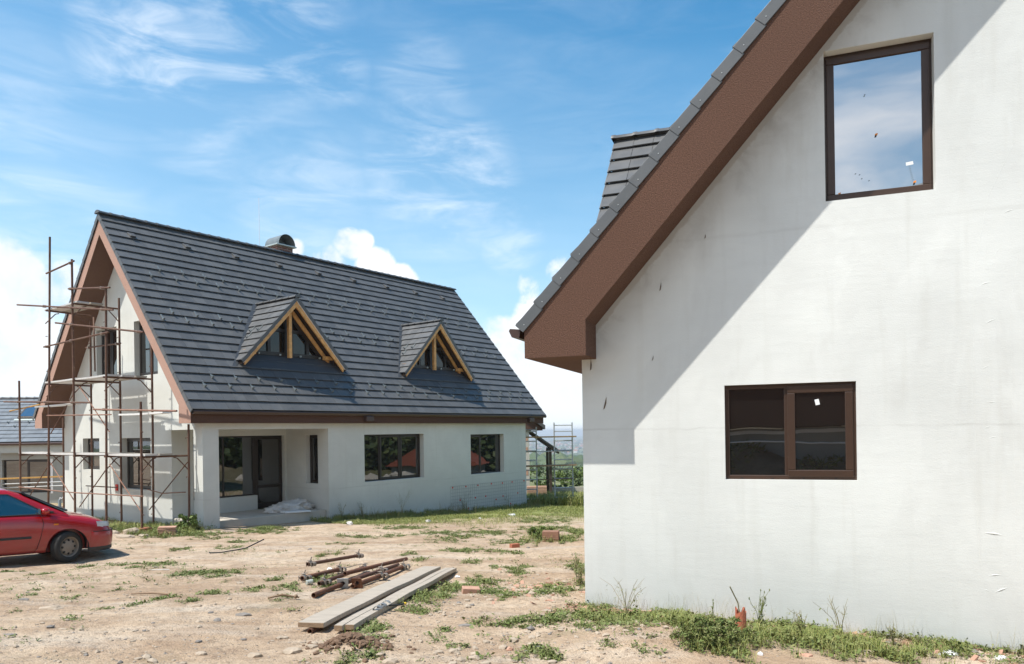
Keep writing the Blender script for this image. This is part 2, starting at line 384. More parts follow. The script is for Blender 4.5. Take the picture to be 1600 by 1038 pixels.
def ground_mat(t):
    O = t.O
    big = t.noise(O, .28, 6, .6, .5); mid = t.noise(O, 1.3, 6, .65, .3); fine = t.noise(O, 9, 6, .7); grit = t.noise(O, 55, 3, .7)
    rut = t.noise(t.n('ShaderNodeMapping', {0: O, 2: (0, 0, R_(-52)), 3: (.35, 2.2, 1)}).outputs[0], 1.1, 5, .6, .4)
    c = t.mix(t.mapr(big, .32, .68), (.50, .358, .238), (.665, .525, .378))
    c = t.mix(t.mapr(mid, .42, .66, 0., .8), c, (.37, .25, .162))
    c = t.mix(t.mapr(rut, .50, .72, 0., .55), c, (.62, .545, .45))
    c = t.mix(t.mapr(rut, .46, .32, 0., .5), c, (.36, .245, .16))
    c = t.mix(t.mapr(fine, .50, .68, 0., .7), c, (.25, .172, .118))
    c = t.mix(t.mapr(grit, .58, .75, 0., .6), c, (.66, .60, .53))
    c = t.mix(t.mapr(grit, .42, .30, 0., .4), c, (.22, .155, .11))
    v = t.n('ShaderNodeTexVoronoi', {'Vector': O, 'Scale': 16., 'Randomness': 1.}, feature='F1')
    peb = t.math('MULTIPLY', t.mapr(v.outputs['Distance'], .26, .18), t.mapr(t.n('ShaderNodeSeparateColor', {0: v.outputs['Color']}).outputs[0], .70, .74))
    pc = t.mix(t.n('ShaderNodeSeparateColor', {0: v.outputs['Color']}).outputs[1], (.36, .30, .25), (.62, .56, .49))
    c = t.mix(t.math('MULTIPLY', peb, .8), c, pc)
    # a greener cast where grass grows, and a green valley far away
    y = t.n('ShaderNodeSeparateXYZ', {0: O}).outputs[1]; x = t.n('ShaderNodeSeparateXYZ', {0: O}).outputs[0]
    g1 = t.mapr(t.noise(O, .9, 6, .7), .56, .68, 0., .30)
    gy = t.mapr(t.math('ADD', y, t.math('MULTIPLY', big, 6)), 24, 30)
    gx = t.mapr(x, -6, -2)
    c = t.mix(t.math('MULTIPLY', t.math('MULTIPLY', gy, gx), t.mapr(mid, .33, .6)), c, (.16, .21, .055))
    c = t.mix(g1, c, (.19, .17, .085))
    # the green strip of meadow along the foot of the far house
    vv = t.math('ADD', t.math('MULTIPLY', t.math('ADD', x, 8.342), -.7946), t.math('MULTIPLY', t.math('SUBTRACT', y, 19.), .6071))
    uu = t.math('ADD', t.math('MULTIPLY', t.math('ADD', x, 8.342), .6071), t.math('MULTIPLY', t.math('SUBTRACT', y, 19.), .7946))
    reach = t.math('ADD', 1.5, t.math('MULTIPLY', t.mapr(uu, 4, 20), 5.))
    strip = t.math('MULTIPLY', t.mapr(t.math('SUBTRACT', t.math('ADD', vv, reach), t.math('MULTIPLY', t.math('SUBTRACT', mid, .5), 3.)), -.6, .8), t.mapr(uu, 3.2, 5.5))
    strip = t.math('MULTIPLY', strip, t.mapr(vv, 1.5, 1.)) if False else strip
    c = t.mix(t.math('MULTIPLY', strip, t.mapr(fine, .25, .6, .35, .8)), c, (.215, .245, .065))
    side = t.math('MULTIPLY', t.mapr(x, 8, 12), t.mapr(y, 14, 18)); c = t.mix(t.math('MULTIPLY', side, t.mapr(fine, .3, .6, .55, .95)), c, (.085, .085, .035))
    c = t.mix(t.mapr(y, -2.2, -3.4, 0., .8), c, (.12, .10, .05))
    fn = t.noise(O, .012, 5, .6, .6); fv = t.n('ShaderNodeTexVoronoi', {'Vector': t.scalev(O, (1, .45, 1)), 'Scale': .006}).outputs['Color']
    fc = t.mix(t.n('ShaderNodeSeparateColor', {0: fv}).outputs[0], (.07, .12, .04), (.30, .28, .15)); fc = t.mix(t.mapr(fn, .4, .6), fc, (.055, .095, .035))
    c = t.mix(t.mapr(y, 45, 75), c, fc)
    t.set(Base_Color=c, Roughness=.96, Specular_IOR_Level=.15)
    h = t.math('ADD', t.math('MULTIPLY', mid, 2.), t.math('ADD', fine, t.math('ADD', t.math('MULTIPLY', grit, .5), peb)))
    t.bump(h, .05, 1.)
GROUND = mat('dry_earth', ground_mat)
def build_ground():
    def axis(a, b, step, lo, hi, g):
        v = list(np.arange(a, b+1e-6, step)); d = step
        while v[-1] < hi: d *= g; v.append(v[-1]+d)
        d = step
        while v[0] > lo: d *= g; v.insert(0, v[0]-d)
        return np.array(v)
    xs = axis(-12, 7, .07, -2300, 2300, 1.17); ys = axis(4.5, 20, .07, -900, 10500, 1.09)
    X, Y = np.meshgrid(xs, ys); Z = gh(X, Y)
    nx, ny = len(xs), len(ys); co = np.stack([X.ravel(), Y.ravel(), Z.ravel()], 1).astype(np.float32)
    i = (np.arange(ny-1)[:, None]*nx+np.arange(nx-1)[None, :]).ravel()
    q = np.stack([i, i+1, i+nx+1, i+nx], 1).astype(np.int32)
    me = bpy.data.meshes.new('ground'); me.vertices.add(len(co)); me.vertices.foreach_set('co', co.ravel())
    me.loops.add(q.size); me.loops.foreach_set('vertex_index', q.ravel()); me.polygons.add(len(q))
    me.polygons.foreach_set('loop_start', np.arange(0, q.size, 4, dtype=np.int32)); me.polygons.foreach_set('use_smooth', np.ones(len(q), bool))
    me.update(calc_edges=True); me.validate(); me.materials.append(GROUND)
    o = bpy.data.objects.new('ground', me); COL.objects.link(o); struct(o)
build_ground()

# ------------------------------------------------------------------ parts of houses
class Loc:
    """a house frame: local metres measured from the underside of its eave"""
    def __init__(s, o, th, zb): s.o = Vector(o); s.th = th; s.zb = zb; s.c = math.cos(th); s.s = math.sin(th)
    def W(s, u, v, z): return Vector((s.o.x+u*s.c-v*s.s, s.o.y+u*s.s+v*s.c, s.o.z+z))
    def root(s, name, label, cat): return thing(name, label, cat, s.W(0, 0, -s.zb), s.th)
LH = Loc((-8.7812*.95, 19., .3671*.95), .9183, 2.9); RH = Loc((.2071*.77, 8.47, 1.1008*.77), -.351, 2.95)

def tiles(mb, o, ea, up, nrm, n, length, gauge, tw, thick=.022, lift=.026, verge0=False, verge1=False, stagger=0.):
    """n courses of flat tiles on a slope; o: eave corner, ea: along eave, up: up the slope"""
    o, ea, up, nrm = Vector(o), Vector(ea).normalized(), Vector(up).normalized(), Vector(nrm).normalized()
    for k in range(n):
        x = 0. if not stagger or k % 2 == 0 else -stagger*tw
        while x < length-1e-3:
            a0, a1 = max(x, 0)+.003, min(x+tw, length)-.003; x += tw
            if a1-a0 < .02: continue
            j = random.uniform(-.0025, .0025); mb.r = random.random()
            s0, s1 = k*gauge+j, (k+1)*gauge+.03
            lo = lift+random.uniform(-.002, .003); hi = .001
            P = lambda a, s_, h: o+ea*a+up*s_+nrm*h
            mb.hexa([P(a0, s0, lo-thick), P(a1, s0, lo-thick), P(a1, s1, hi-thick), P(a0, s1, hi-thick), P(a0, s0, lo), P(a1, s0, lo), P(a1, s1, hi), P(a0, s1, hi)])
def verge(mb, nail, o, out, up, nrm, n, gauge, drop=.125, w=.018):
    """the hanging flange of each verge tile, with its nail"""
    o, out, up, nrm = Vector(o), Vector(out).normalized(), Vector(up).normalized(), Vector(nrm).normalized()
    for k in range(n):
        mb.r = random.uniform(.2, .8); s0, s1 = k*gauge-.012, (k+1)*gauge+.002; t0, t1 = .030, .016
        P = lambda s_, h, a: o+up*s_+nrm*h+out*a
        mb.hexa([P(s0, t0-drop, 0), P(s0, t0-drop, w), P(s1, t1-drop, w-.006), P(s1, t1-drop, 0), P(s0, t0, 0), P(s0, t0, w), P(s1, t1, w-.006), P(s1, t1, 0)])
        c = P(s0+.075, t0-drop*.62, w); nail.lathe(c-out*.002, out, [(0, .007), (.004, .006), (.005, .0001)], 6)
def ridge(mb, a, b, r=.11, piece=.36, flat=.75, down=Vector((0, 0, -1)), endcap=True):
    a, b = Vector(a), Vector(b); d = (b-a); L = d.length; d.normalize(); up = -Vector(down); up = (up-d*up.dot(d)).normalized(); w = d.cross(up)
    n = max(1, round(L/piece)); p = L/n; K = 9
    for i in range(n):
        mb.r = random.random(); rings = []
        for s_, k in ((i*p-.02, 1.10), (i*p+.03, 1.12), (i*p+.05, 1.0), ((i+1)*p+.02, .95)):
            rings.append([mb.v(a+d*s_+w*math.cos(math.pi*j/(K-1))*r*k*1.15+up*(math.sin(math.pi*j/(K-1))*r*k*flat-.03)) for j in range(K)])
        for x, y in zip(rings, rings[1:]):
            for j in range(K-1): mb.f((x[j], x[j+1], y[j+1], y[j]))
        if endcap: mb.f(rings[0]); mb.f(list(reversed(rings[-1])))

def window(parent, loc, o, ax, up, out, w, h, mats, cols=((0., 1., False),), depth=.07, fw=.065, rows=None, glassm=None, name='window'):
    """frame as the part, every sash and pane a sub-part. cols: (start, end, opening sash) in shares of the width"""
    o, ax, up, out = Vector(o), Vector(ax), Vector(up), Vector(out)
    P = lambda a, b, c: o+ax*a+up*b+out*c
    def bar(mb, a0, a1, b0, b1, c0, c1): mb.hexa([P(a0, b0, c0), P(a1, b0, c0), P(a1, b1, c0), P(a0, b1, c0), P(a0, b0, c1), P(a1, b0, c1), P(a1, b1, c1), P(a0, b1, c1)])
    m = MB(); g = .0015
    bar(m, 0, w, 0, fw, -depth, 0); bar(m, 0, w, h-fw, h, -depth, 0); bar(m, 0, fw, fw, h-fw, -depth, 0); bar(m, w-fw, w, fw, h-fw, -depth, 0)
    for i, (a, b, s) in enumerate(cols):
        if i: bar(m, a*w-fw*.42, a*w+fw*.42, fw, h-fw, -depth, -.002)
    fr = m.build(name, mats, parent, bevel=.006, loc=loc)
    for i, (a, b, s) in enumerate(cols):
        x0 = a*w+(fw if i == 0 else fw*.42); x1 = b*w-(fw if i == len(cols)-1 else fw*.42); y0, y1 = fw, h-fw; e = 0.
        if s:
            m = MB(); e = .06; q = .016
            for a0, a1, b0, b1 in ((x0-.018, x1+.018, y0-.018, y0+e), (x0-.018, x1+.018, y1-e, y1+.018), (x0-.018, x0+e, y0+e, y1-e), (x1-e, x1+.018, y0+e, y1-e)): bar(m, a0, a1, b0, b1, -.04, q)
            m.build('sash', mats, fr, bevel=.007)
        m = MB(); bar(m, x0+e-.004, x1-e+.004, y0+e-.004, y1-e+.004, -.045, -.024+(.02 if s else 0)); m.build('pane', glassm or GLASS, fr)
    return fr

def rect(P, a0, a1, b0, b1): return [P(a0, b0), P(a1, b0), P(a1, b1), P(a0, b1)]

def dormer(parent, loc, mp, uc, vd, apz, half, footz, slopefn, plane_co, plane_no, vback, detailed=True, guards=True):
    """gabled dormer; mp maps (along eave, into roof, up) to house coordinates; slopefn(b) = roof height at b"""
    M = lambda a, b, z: Vector(mp(a, b, z))
    pit = math.atan2(apz-footz, half); up_ = {}
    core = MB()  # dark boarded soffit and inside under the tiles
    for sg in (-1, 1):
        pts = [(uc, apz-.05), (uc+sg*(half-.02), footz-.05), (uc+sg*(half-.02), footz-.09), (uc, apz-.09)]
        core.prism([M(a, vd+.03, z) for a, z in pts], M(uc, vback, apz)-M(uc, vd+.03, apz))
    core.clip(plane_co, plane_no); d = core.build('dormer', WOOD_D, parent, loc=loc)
    tl = MB(); gauge = .315; n = math.ceil((half/math.cos(pit)-.02)/gauge)
    for sg in (-1, 1):
        o = M(uc+sg*half, vd, footz); ea = M(0, 1, 0)-M(0, 0, 0); up = M(-sg*math.cos(pit), 0, math.sin(pit))-M(0, 0, 0); nr = M(sg*math.sin(pit), 0, math.cos(pit))-M(0, 0, 0)
        tiles(tl, o, ea, up, nr, n, vback-vd, half/math.cos(pit)/n, .30, .018, .042)
    tl.clip(plane_co, plane_no); tl.build('dormer_tiles', TILE, d)
    vg = MB(); nl = MB()
    for sg in (-1, 1):
        o = M(uc+sg*half, vd, footz); up = M(-sg*math.cos(pit), 0, math.sin(pit))-M(0, 0, 0); nr = M(sg*math.sin(pit), 0, math.cos(pit))-M(0, 0, 0)
        verge(vg, nl, o, M(0, -1, 0)-M(0, 0, 0), up, nr, n, half/math.cos(pit)/n, .10)
    vg.build('verge_tiles', TILE if detailed else TILE_R, d)
    rg = MB(); ridge(rg, M(uc, vd-.03, apz+.02), M(uc, vback+.02, apz+.02), .10, .34); rg.build('ridge_cap', TILE, d, smooth=True, auto=40)
    if not detailed: return d
    th = math.tan(pit); L = lambda mb, u0, off, v0, v1, dp, e=0.: None
    wd = MB()
    def rafter(mb, sg, v0, v1, off, dp, trim=0.):
        a0 = half-.10-trim; top0 = apz-off; f0 = apz-off-a0*th
        pts = [(uc, top0), (uc+sg*a0, f0), (uc+sg*(a0-.02), f0-dp*.9), (uc, top0-dp/math.cos(pit))]
        mb.prism([M(a, v0, z) for a, z in pts], M(0, v1, 0)-M(0, v0, 0))
    for sg in (-1, 1):
        m = MB(); rafter(m, sg, vd+.035, vd+.095, .125, .125); m.build('rafter', WOOD_N, d, bevel=.005)
        m = MB(); rafter(m, sg, vd+.40, vd+.46, .20, .13, .30); m.build('rafter', WOOD_N, d)
        m = MB(); a = half-.06; m.prism([M(a_, vd+.012, z) for a_, z in ((uc, apz-.105), (uc+sg*a, apz-.105-a*th), (uc+sg*a, apz-.13-a*th), (uc, apz-.13))], M(0, .03, 0)-M(0, 0, 0)); m.build('white_trim', WHITE_P, d)
    vw = vd+.50; zb = slopefn(vw)+.045
    m = MB(); hb = (apz-.3-zb)/th+.35
    m.prism([M(uc-hb, vw-.42, slopefn(vw-.42)+.05), M(uc+hb, vw-.42, slopefn(vw-.42)+.05), M(uc+hb, vw, zb+.01), M(uc-hb, vw, zb+.01)], (0, 0, .012)); m.build('flashing', TILE_F, d)
    m = MB(); m.box(uc-.14, uc-.03, vw-.26, vw-.15, zb-.06, apz-.42, mp); m.build('post', WOOD_N, d, bevel=.006)
    for sg in (-1, 1):
        m = MB(); m.box(uc+sg*1.45-.17, uc+sg*1.45+.17, vw-.22, vw-.06, zb-.02, zb+.10, mp); m.build('wall_plate', WOOD_N, d)
    hw = (apz-.36-zb)/th; zt = apz-.36
    fr = MB()
    fr.box(uc-hw, uc+hw, vw-.05, vw+.03, zb, zb+.11, mp)
    for sg in (-1, 1):
        fr.prism([M(a, vw-.05, z) for a, z in ((uc, zt), (uc+sg*hw, zb), (uc+sg*(hw-.16), zb), (uc, zt-.18))], M(0, .08, 0)-M(0, 0, 0))
        for k in (.06, .66):
            x = uc+sg*(k+.05); fr.box(x-.05, x+.05, vw-.048, vw+.028, zb+.11, zt-.05-abs(k+.05)*th, mp)
    zz = zb+.80; h2 = (zt-zz)/th; fr.box(uc-h2, uc+h2, vw-.046, vw+.026, zz-.05, zz+.05, mp)
    fr.build('window_frame', FRAME_D, d)
    for sg in (-1, 1):
        m = MB(); m.prism([M(a, vw, z) for a, z in ((uc+sg*.02, zt-.06), (uc+sg*(hw-.06), zb+.02), (uc+sg*.02, zb+.02))], M(0, .012, 0)-M(0, 0, 0)); m.build('pane', GLASS_DM, d)
    for k in range(4): 
        m = MB(); a = uc-1.1+k*.75; m.obox(M(a, vw-.08, zb+.03), M(.03, 0, 0)-M(0, 0, 0), M(0, .07, 0)-M(0, 0, 0), M(0, 0, .05)-M(0, 0, 0)); m.build('metal_cleat', ZINC, d)
    return d
TILE_F = plain('lead_flashing', (.058, .064, .072), .5, var=.15, scale=3)
def guard_mesh(up, nrm, side):
    up, nrm, side = Vector(up).normalized(), Vector(nrm).normalized(), Vector(side).normalized(); m = MB()
    m.obox(up*.12+nrm*.006, side*.042, up*.24, nrm*.007)
    m.obox(up*.0+nrm*.045, side*.048, up*.010, nrm*.09)
    m.obox(up*.03+nrm*.052, side*.030, up*.085, nrm*.006); m.obox(up*.055+nrm*.03, side*.012, up*.007, nrm*.05)
    return m

# ------------------------------------------------------------------ the far house with two dormers
PIT = R_(49.5); TP = math.tan(PIT)
def left_house():
    zb = 2.9; lz = (0, 0, zb)
    root = LH.root('house', 'pale house with a dark tiled roof, two timber gabled dormers and an open corner porch', 'house')
    s, ov, W, L = .178, .705, 10.14, 15.98; w0, w1 = ov, 14.92; bz = -3.75
    # walls
    m = MB(); P = lambda u, z: (u, s, z)
    m.sheet([[P(4.56, bz), P(w1, bz), P(w1, .12), P(.42, .12), P(.42, -.165), P(4.56, -.165)], rect(P, 6.02, 8.78, -1.925, -.375), rect(P, 11.34, 13.41, -1.975, -.43)], (0, .32, 0))
    m.box(.42, .885, s+.0, s+.45, bz, -.165); m.box(.42, .70, s+.321, 2.34, -.165, .1)
    G = lambda v, z: (ov, v, z)
    m.sheet([[G(2.33, bz), G(9.62, bz), G(9.62, .42), G(5.07, 5.9), G(.5, .55), G(.5, .101), G(2.33, .101)], rect(G, 6.91, 8.13, -1.40, -.365), rect(G, 3.56, 5.37, -1.935, -.375), rect(G, 3.05, 4.47, 1.50, 3.17), rect(G, 5.60, 7.02, 1.50, 3.14)], (.32, 0, 0))
    B = lambda u, z: (u, 2.335, z)
    m.sheet([[B(ov+.321, bz), B(4.56, bz), B(4.56, .1), B(ov+.321, .1)], [B(1.35, -2.24), B(3.47, -2.24), B(3.47, -2.76), B(4.5, -2.76), B(4.5, -.36), B(1.35, -.36)]], (0, .30, 0))
    Sd = lambda v, z: (4.561, v, z)
    m.sheet([[Sd(s+.321, bz), Sd(2.64, bz), Sd(2.64, .1), Sd(s+.321, .1)], rect(Sd, .70, 1.30, -1.90, -.36)], (.30, 0, 0))
    m.box(w1-.32, w1, s+.321, 9.6, bz, .3); m.box(ov+.33, w1-.33, 9.3, 9.62, bz, .3)
    m.prism([(w1-.32, .4, .2), (w1-.32, 9.7, .2), (w1-.32, 5.07, 5.9)], (.3, 0, 0))
    # ceiling of the porch
    m.box(.71, 4.56, s+.321, 2.34, .1, .2)
    wall = m.build('wall', PL_L, root, loc=lz)
    # porch slab
    m = MB(); m.prism([(.72, .55, -2.69), (4.55, .30, -2.69), (4.55, 2.33, -2.69), (.72, 2.33, -2.69)], (0, 0, -1.)); m.build('porch_floor', CONC, root, loc=lz, bevel=.02)
    # barge boards and boxed eaves
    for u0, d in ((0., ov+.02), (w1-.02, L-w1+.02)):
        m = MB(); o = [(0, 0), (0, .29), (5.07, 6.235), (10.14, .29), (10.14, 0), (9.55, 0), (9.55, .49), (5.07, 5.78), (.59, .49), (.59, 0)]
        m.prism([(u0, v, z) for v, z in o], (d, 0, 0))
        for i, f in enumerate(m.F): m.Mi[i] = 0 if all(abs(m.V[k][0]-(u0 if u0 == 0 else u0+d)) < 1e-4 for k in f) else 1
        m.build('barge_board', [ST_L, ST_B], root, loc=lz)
    m = MB(); m.box(.004, L-.004, -.012, s+.02, -.004, .27); m.box(ov+.02, w1-.02, 9.58, 10.14, 0., .27); m.build('fascia', ST_D, root, loc=lz)
    g = MB(); pr = [(-.115, .335), (-.125, .30), (-.10, .235), (-.02, .235), (-.005, .335), (-.018, .33), (-.03, .25), (-.095, .25), (-.108, .31)]
    g.prism([(.02, v, z) for v, z in pr], (L+.06, 0, 0)); gt = g.build('gutter', GUT, root, loc=lz)
    for u in (6.0, 14.95):
        m = MB(); m.box(u-.16, u+.16, -.16, -.006, .055, .225); m.build('gutter_outlet', GUT, gt, bevel=.02)
    # roof
    up = Vector((0, math.cos(PIT), math.sin(PIT))); nr = Vector((0, -math.sin(PIT), math.cos(PIT))); up2 = Vector((0, -up.y, up.z)); nr2 = Vector((0, -nr.y, nr.z))
    sl = 5.19/math.cos(PIT); ga = sl/24
    apex = .34+5.19*TP
    m = MB(); dk = .05
    m.prism([(.02, -.09, .30), (.02, 5.07, apex-.07), (.02, 10.23, .30), (.02, 10.0, .35), (.02, 5.07, apex-.25), (.02, .14, .35)], (L-.06, 0, 0)); roof = m.build('roof', DECK, root, loc=lz)
    for o, U, N, nm in (((-.02, -.12, .34), up, nr, 'f'), ((-.02, 10.26, .34), up2, nr2, 'b')):
        t = MB(); tiles(t, o, (1, 0, 0), U, N, 24, L+.02, ga, .345, .018, .046); t.build('roof_tiles', TILE, roof)
        for x, out in ((-.022, (-1, 0, 0)), (L, (1, 0, 0))):
            v = MB(); nl = MB(); verge(v, nl, (x, o[1], o[2]), out, U, N, 24, ga); v.build('verge_tiles', TILE, roof)
    t = MB(); ridge(t, (-.05, 5.07, apex+.03), (L+.03, 5.07, apex+.03), .12, .36); t.build('ridge_cap', TILE, roof, smooth=True, auto=40)
    def on(u, c, h=.03): return Vector((u, -.12, .34))+Vector((0, up.y, up.z))*((24-c)*ga)+nr*h
    # roof vents
    v0 = None
    for u in (.69, 2.44, 4.18, 5.91, 7.64, 9.35, 11.11, 12.82, 14.56):
        p = on(u, 2.62)
        if v0 is None:
            m = MB(); X = Vector((1, 0, 0))
            q = [X*a+up*b+nr*c for a, b, c in ((-.09, -.07, 0), (.09, -.07, 0), (.11, .16, 0), (-.11, .16, 0), (-.075, -.09, .085), (.075, -.09, .085), (.10, .15, .012), (-.10, .15, .012))]; m.hexa(q)
            v0 = m.build('roof_vent', TILE, roof, bevel=.012); v0.location = p
            m = MB(); m.hexa([X*a+up*b+nr*c for a, b, c in ((-.07, -.094, .008), (.07, -.094, .008), (.07, -.06, .008), (-.07, -.06, .008), (-.06, -.105, .072), (.06, -.105, .072), (.06, -.06, .072), (-.06, -.06, .072))])
            vm = m.mesh('roof_vent_mouth', BLACKM)
            vo = v0.data; vo.materials.append(BLACKM)
        else: dup(v0, roof, p)
    # snow guards in three double rows, skipping the dormers
    g0 = guard_mesh(up, nr, (1, 0, 0)).build('snow_guard', ZINC_D, roof); first = True; n = 0; rest = MB()
    spots = []
    for c, off, lst in ((21.55, .0, 'a'), (20.5, .34, 'a'), (7.2, .33, 'b'), (8.25, .0, 'b'), (12.9, .1, 'c'), (13.85, -.25, 'c')):
        u = .68+off
        while u < L-.3:
            spots.append((u+random.uniform(-.05, .05), c)); u += .71
    for u, c in spots:
        z = on(u, c).z; skip = False
        for uc in (3.98, 10.50):
            if c > 10 and c < 19 and abs(u-uc) < (4.0-z)/1.07+.25: skip = True
            if c < 10 and abs(u-uc) < .2 and c > 8: skip = True
        if skip: continue
        if first: g0.location = on(u, c); first = False; n = 1; continue
        if n < 100: dup(g0, roof, on(u, c)); n += 1
        else:
            p = on(u, c); b = len(rest.V); gm = guard_mesh(up, nr, (1, 0, 0))
            for q in gm.V: rest.v(Vector(q)+p)
            for f in gm.F: rest.f([b+i for i in f])
    if rest.V: o = rest.build('snow_guards', ZINC_D, roof); o['kind'] = 'stuff'
    # dormers
    sf = lambda b: .34+(b+.12)*TP
    for uc in (3.98, 10.50):
        d = dormer(root, lz, lambda a, b, z: (a, b, z), uc, .85, 3.93, 1.93, 1.83, sf, on(0, 20, .0), nr, 3.15)
        gm = None
        pd = math.atan2(3.93-1.83, 1.93); U2 = Vector((math.cos(pd), 0, math.sin(pd))); N2 = Vector((-math.sin(pd), 0, math.cos(pd)))
        for v, k in ((1.75, 4.3), (1.35, 4.3), (1.62, 3.3)):
            p = Vector((uc-1.93, 0, 1.83))+U2*k*.315*.98+Vector((0, v, 0))+N2*.03
            if gm is None: gm = guard_mesh(U2, N2, (0, 1, 0)).build('snow_guard', ZINC_D, d); gm.location = p
            else: dup(gm, d, p)
        # valley gutters of grey sheet
        m = MB(); zr = apex
        for sg in (-1, 1):
            f0 = on(uc+sg*2.02, 18.9, .03); f1 = on(uc+sg*.06, 10.0, .03); m.prism([f0, f0+Vector((sg*.16, 0, 0)), f1+Vector((sg*.16, 0, 0)), f1], nr*.012)
        m.build('valley_flashing', TILE_F, d)
    # chimney and its half round cowl
    m = MB(); m.box(6.30, 6.98, 5.15, 5.75, 5.9, 6.70); ch = m.build('chimney', BRICK_D, root, loc=lz)
    m = MB(); m.box(6.20, 7.06, 5.0, 5.9, 6.70, 6.75); m.build('chimney_plate', ZINC, ch, bevel=.01)
    m = MB(); K = 13
    A = [(6.64+.37*math.cos(math.pi*j/(K-1)), 6.75+.40*math.sin(math.pi*j/(K-1))) for j in range(K)]; A2 = [(6.64+.355*math.cos(math.pi*j/(K-1)), 6.75+.385*math.sin(math.pi*j/(K-1))) for j in reversed(range(K))]
    for j in range(K-1):
        q = [A[j], A[j+1], A2[K-2-j], A2[K-1-j]]; m.prism([(u, 5.02, z) for u, z in q], (0, .86, 0))
    m.prism([(u, 5.55, z-.004) for u, z in A2], (0, .012, 0)); m.build('chimney_cowl', ZINC_D, ch, smooth=True, auto=40)
    m = MB(); m.tube((5.70, 5.37, 6.3), (5.70, 5.37, 8.34), .008, 6); m.build('lightning_rod', WHITE_P, root, loc=lz)
    # windows
    X, Y, Z = Vector((1, 0, 0)), Vector((0, 1, 0)), Vector((0, 0, 1))
    window(root, lz, (6.0, s+.20, -1.945), X, Z, -Y, 2.80, 1.59, FRAME_D, ((0, .30, False), (.30, .64, True), (.64, 1, True)))
    window(root, lz, (11.32, s+.20, -1.995), X, Z, -Y, 2.11, 1.585, FRAME_D, ((0, .40, True), (.40, 1, False)))
    window(root, lz, (ov+.17, 8.16, -1.42), -Y, Z, -X, 1.28, 1.075, FRAME_D, ((0, 1, True),))
    window(root, lz, (ov+.17, 5.40, -1.955), -Y, Z, -X, 1.87, 1.60, FRAME_D, ((0, 1, True),))
    window(root, lz, (ov+.17, 4.50, 1.48), -Y, Z, -X, 1.48, 1.71, FRAME_D, ((0, .5, True), (.5, 1, True)))
    window(root, lz, (ov+.17, 7.05, 1.48), -Y, Z, -X, 1.48, 1.68, FRAME_D, ((0, .5, True), (.5, 1, True)))
    window(root, lz, (4.561+.16, 1.32, -1.92), -Y, Z, -X, .64, 1.58, FRAME_D, ((0, 1, True),))
    window(root, lz, (1.33, 2.335+.16, -2.26), X, Z, -Y, 2.16, 1.92, FRAME_D, ((0, .5, False), (.5, 1, False)))
    dr = window(root, lz, (3.47, 2.335+.155, -2.68), X, Z, -Y, 1.05, 2.34, FRAME_D, ((0, 1, True),), fw=.08, name='porch_door')
    for z in (-2.03, -2.61):
        m = MB(); m.box(3.53, 4.46, 2.335+.10, 2.335+.135, z, z+.1); m.build('door_rail', FRAME_D, dr)
    # glass fibre mesh pinned to the plaster
    m = MB(); m0, m1, h0, h1 = 10.16, 14.80, -3.35, -2.36
    for i in range(38):
        u = m0+(m1-m0)*i/37; m.box(u-.005, u+.005, s-.004, s-.002, h0, h1+(i % 5 == 0)*.02)
    for i in range(9):
        z = h0+(h1-h0)*i/8; m.box(m0, m1, s-.0065, s-.0045, z-.005, z+.005)
    ms = m.build('reinforcing_mesh', MESHM, root, loc=lz)
    p0 = None
    for u, z in ((10.27, -2.40), (11.02, -2.41), (11.73, -2.41), (12.56, -2.40), (13.27, -2.42), (13.92, -2.42), (14.74, -2.42), (10.68, -2.9), (11.57, -2.88), (12.2, -2.87), (12.85, -3.05), (13.3, -2.95), (14.3, -2.9), (10.24, -3.3), (11.15, -3.25), (13.8, -3.3)):
        if p0 is None: q = MB(); q.lathe((0, 0, 0), (0, -1, 0), [(0, .034), (.010, .032), (.012, .0001)], 12, True); p0 = q.build('plug', REDPLUG, ms); p0.location = (u, s-.006, z)
        else: dup(p0, ms, (u, s-.006, z))
    # small electric box on the gable
    m = MB(); m.box(ov-.05, ov-.002, 5.63, 5.74, -2.02, -1.82); m.build('junction_box', REDPLUG, root, loc=lz, bevel=.01)
    return root
BRICK_D = mat('chimney_brick', lambda t: (t.set(Base_Color=t.n('ShaderNodeTexBrick', {'Vector': t.n('ShaderNodeMapping', {0: t.O, 2: (R_(90), 0, 0)}).outputs[0], 'Color1': (.22, .075, .05, 1), 'Color2': (.14, .055, .04, 1), 'Mortar': (.30, .27, .24, 1), 'Scale': 1., 'Mortar Size': .012, 'Brick Width': .25, 'Row Height': .075}).outputs[0], Roughness=.9)))
left_house()

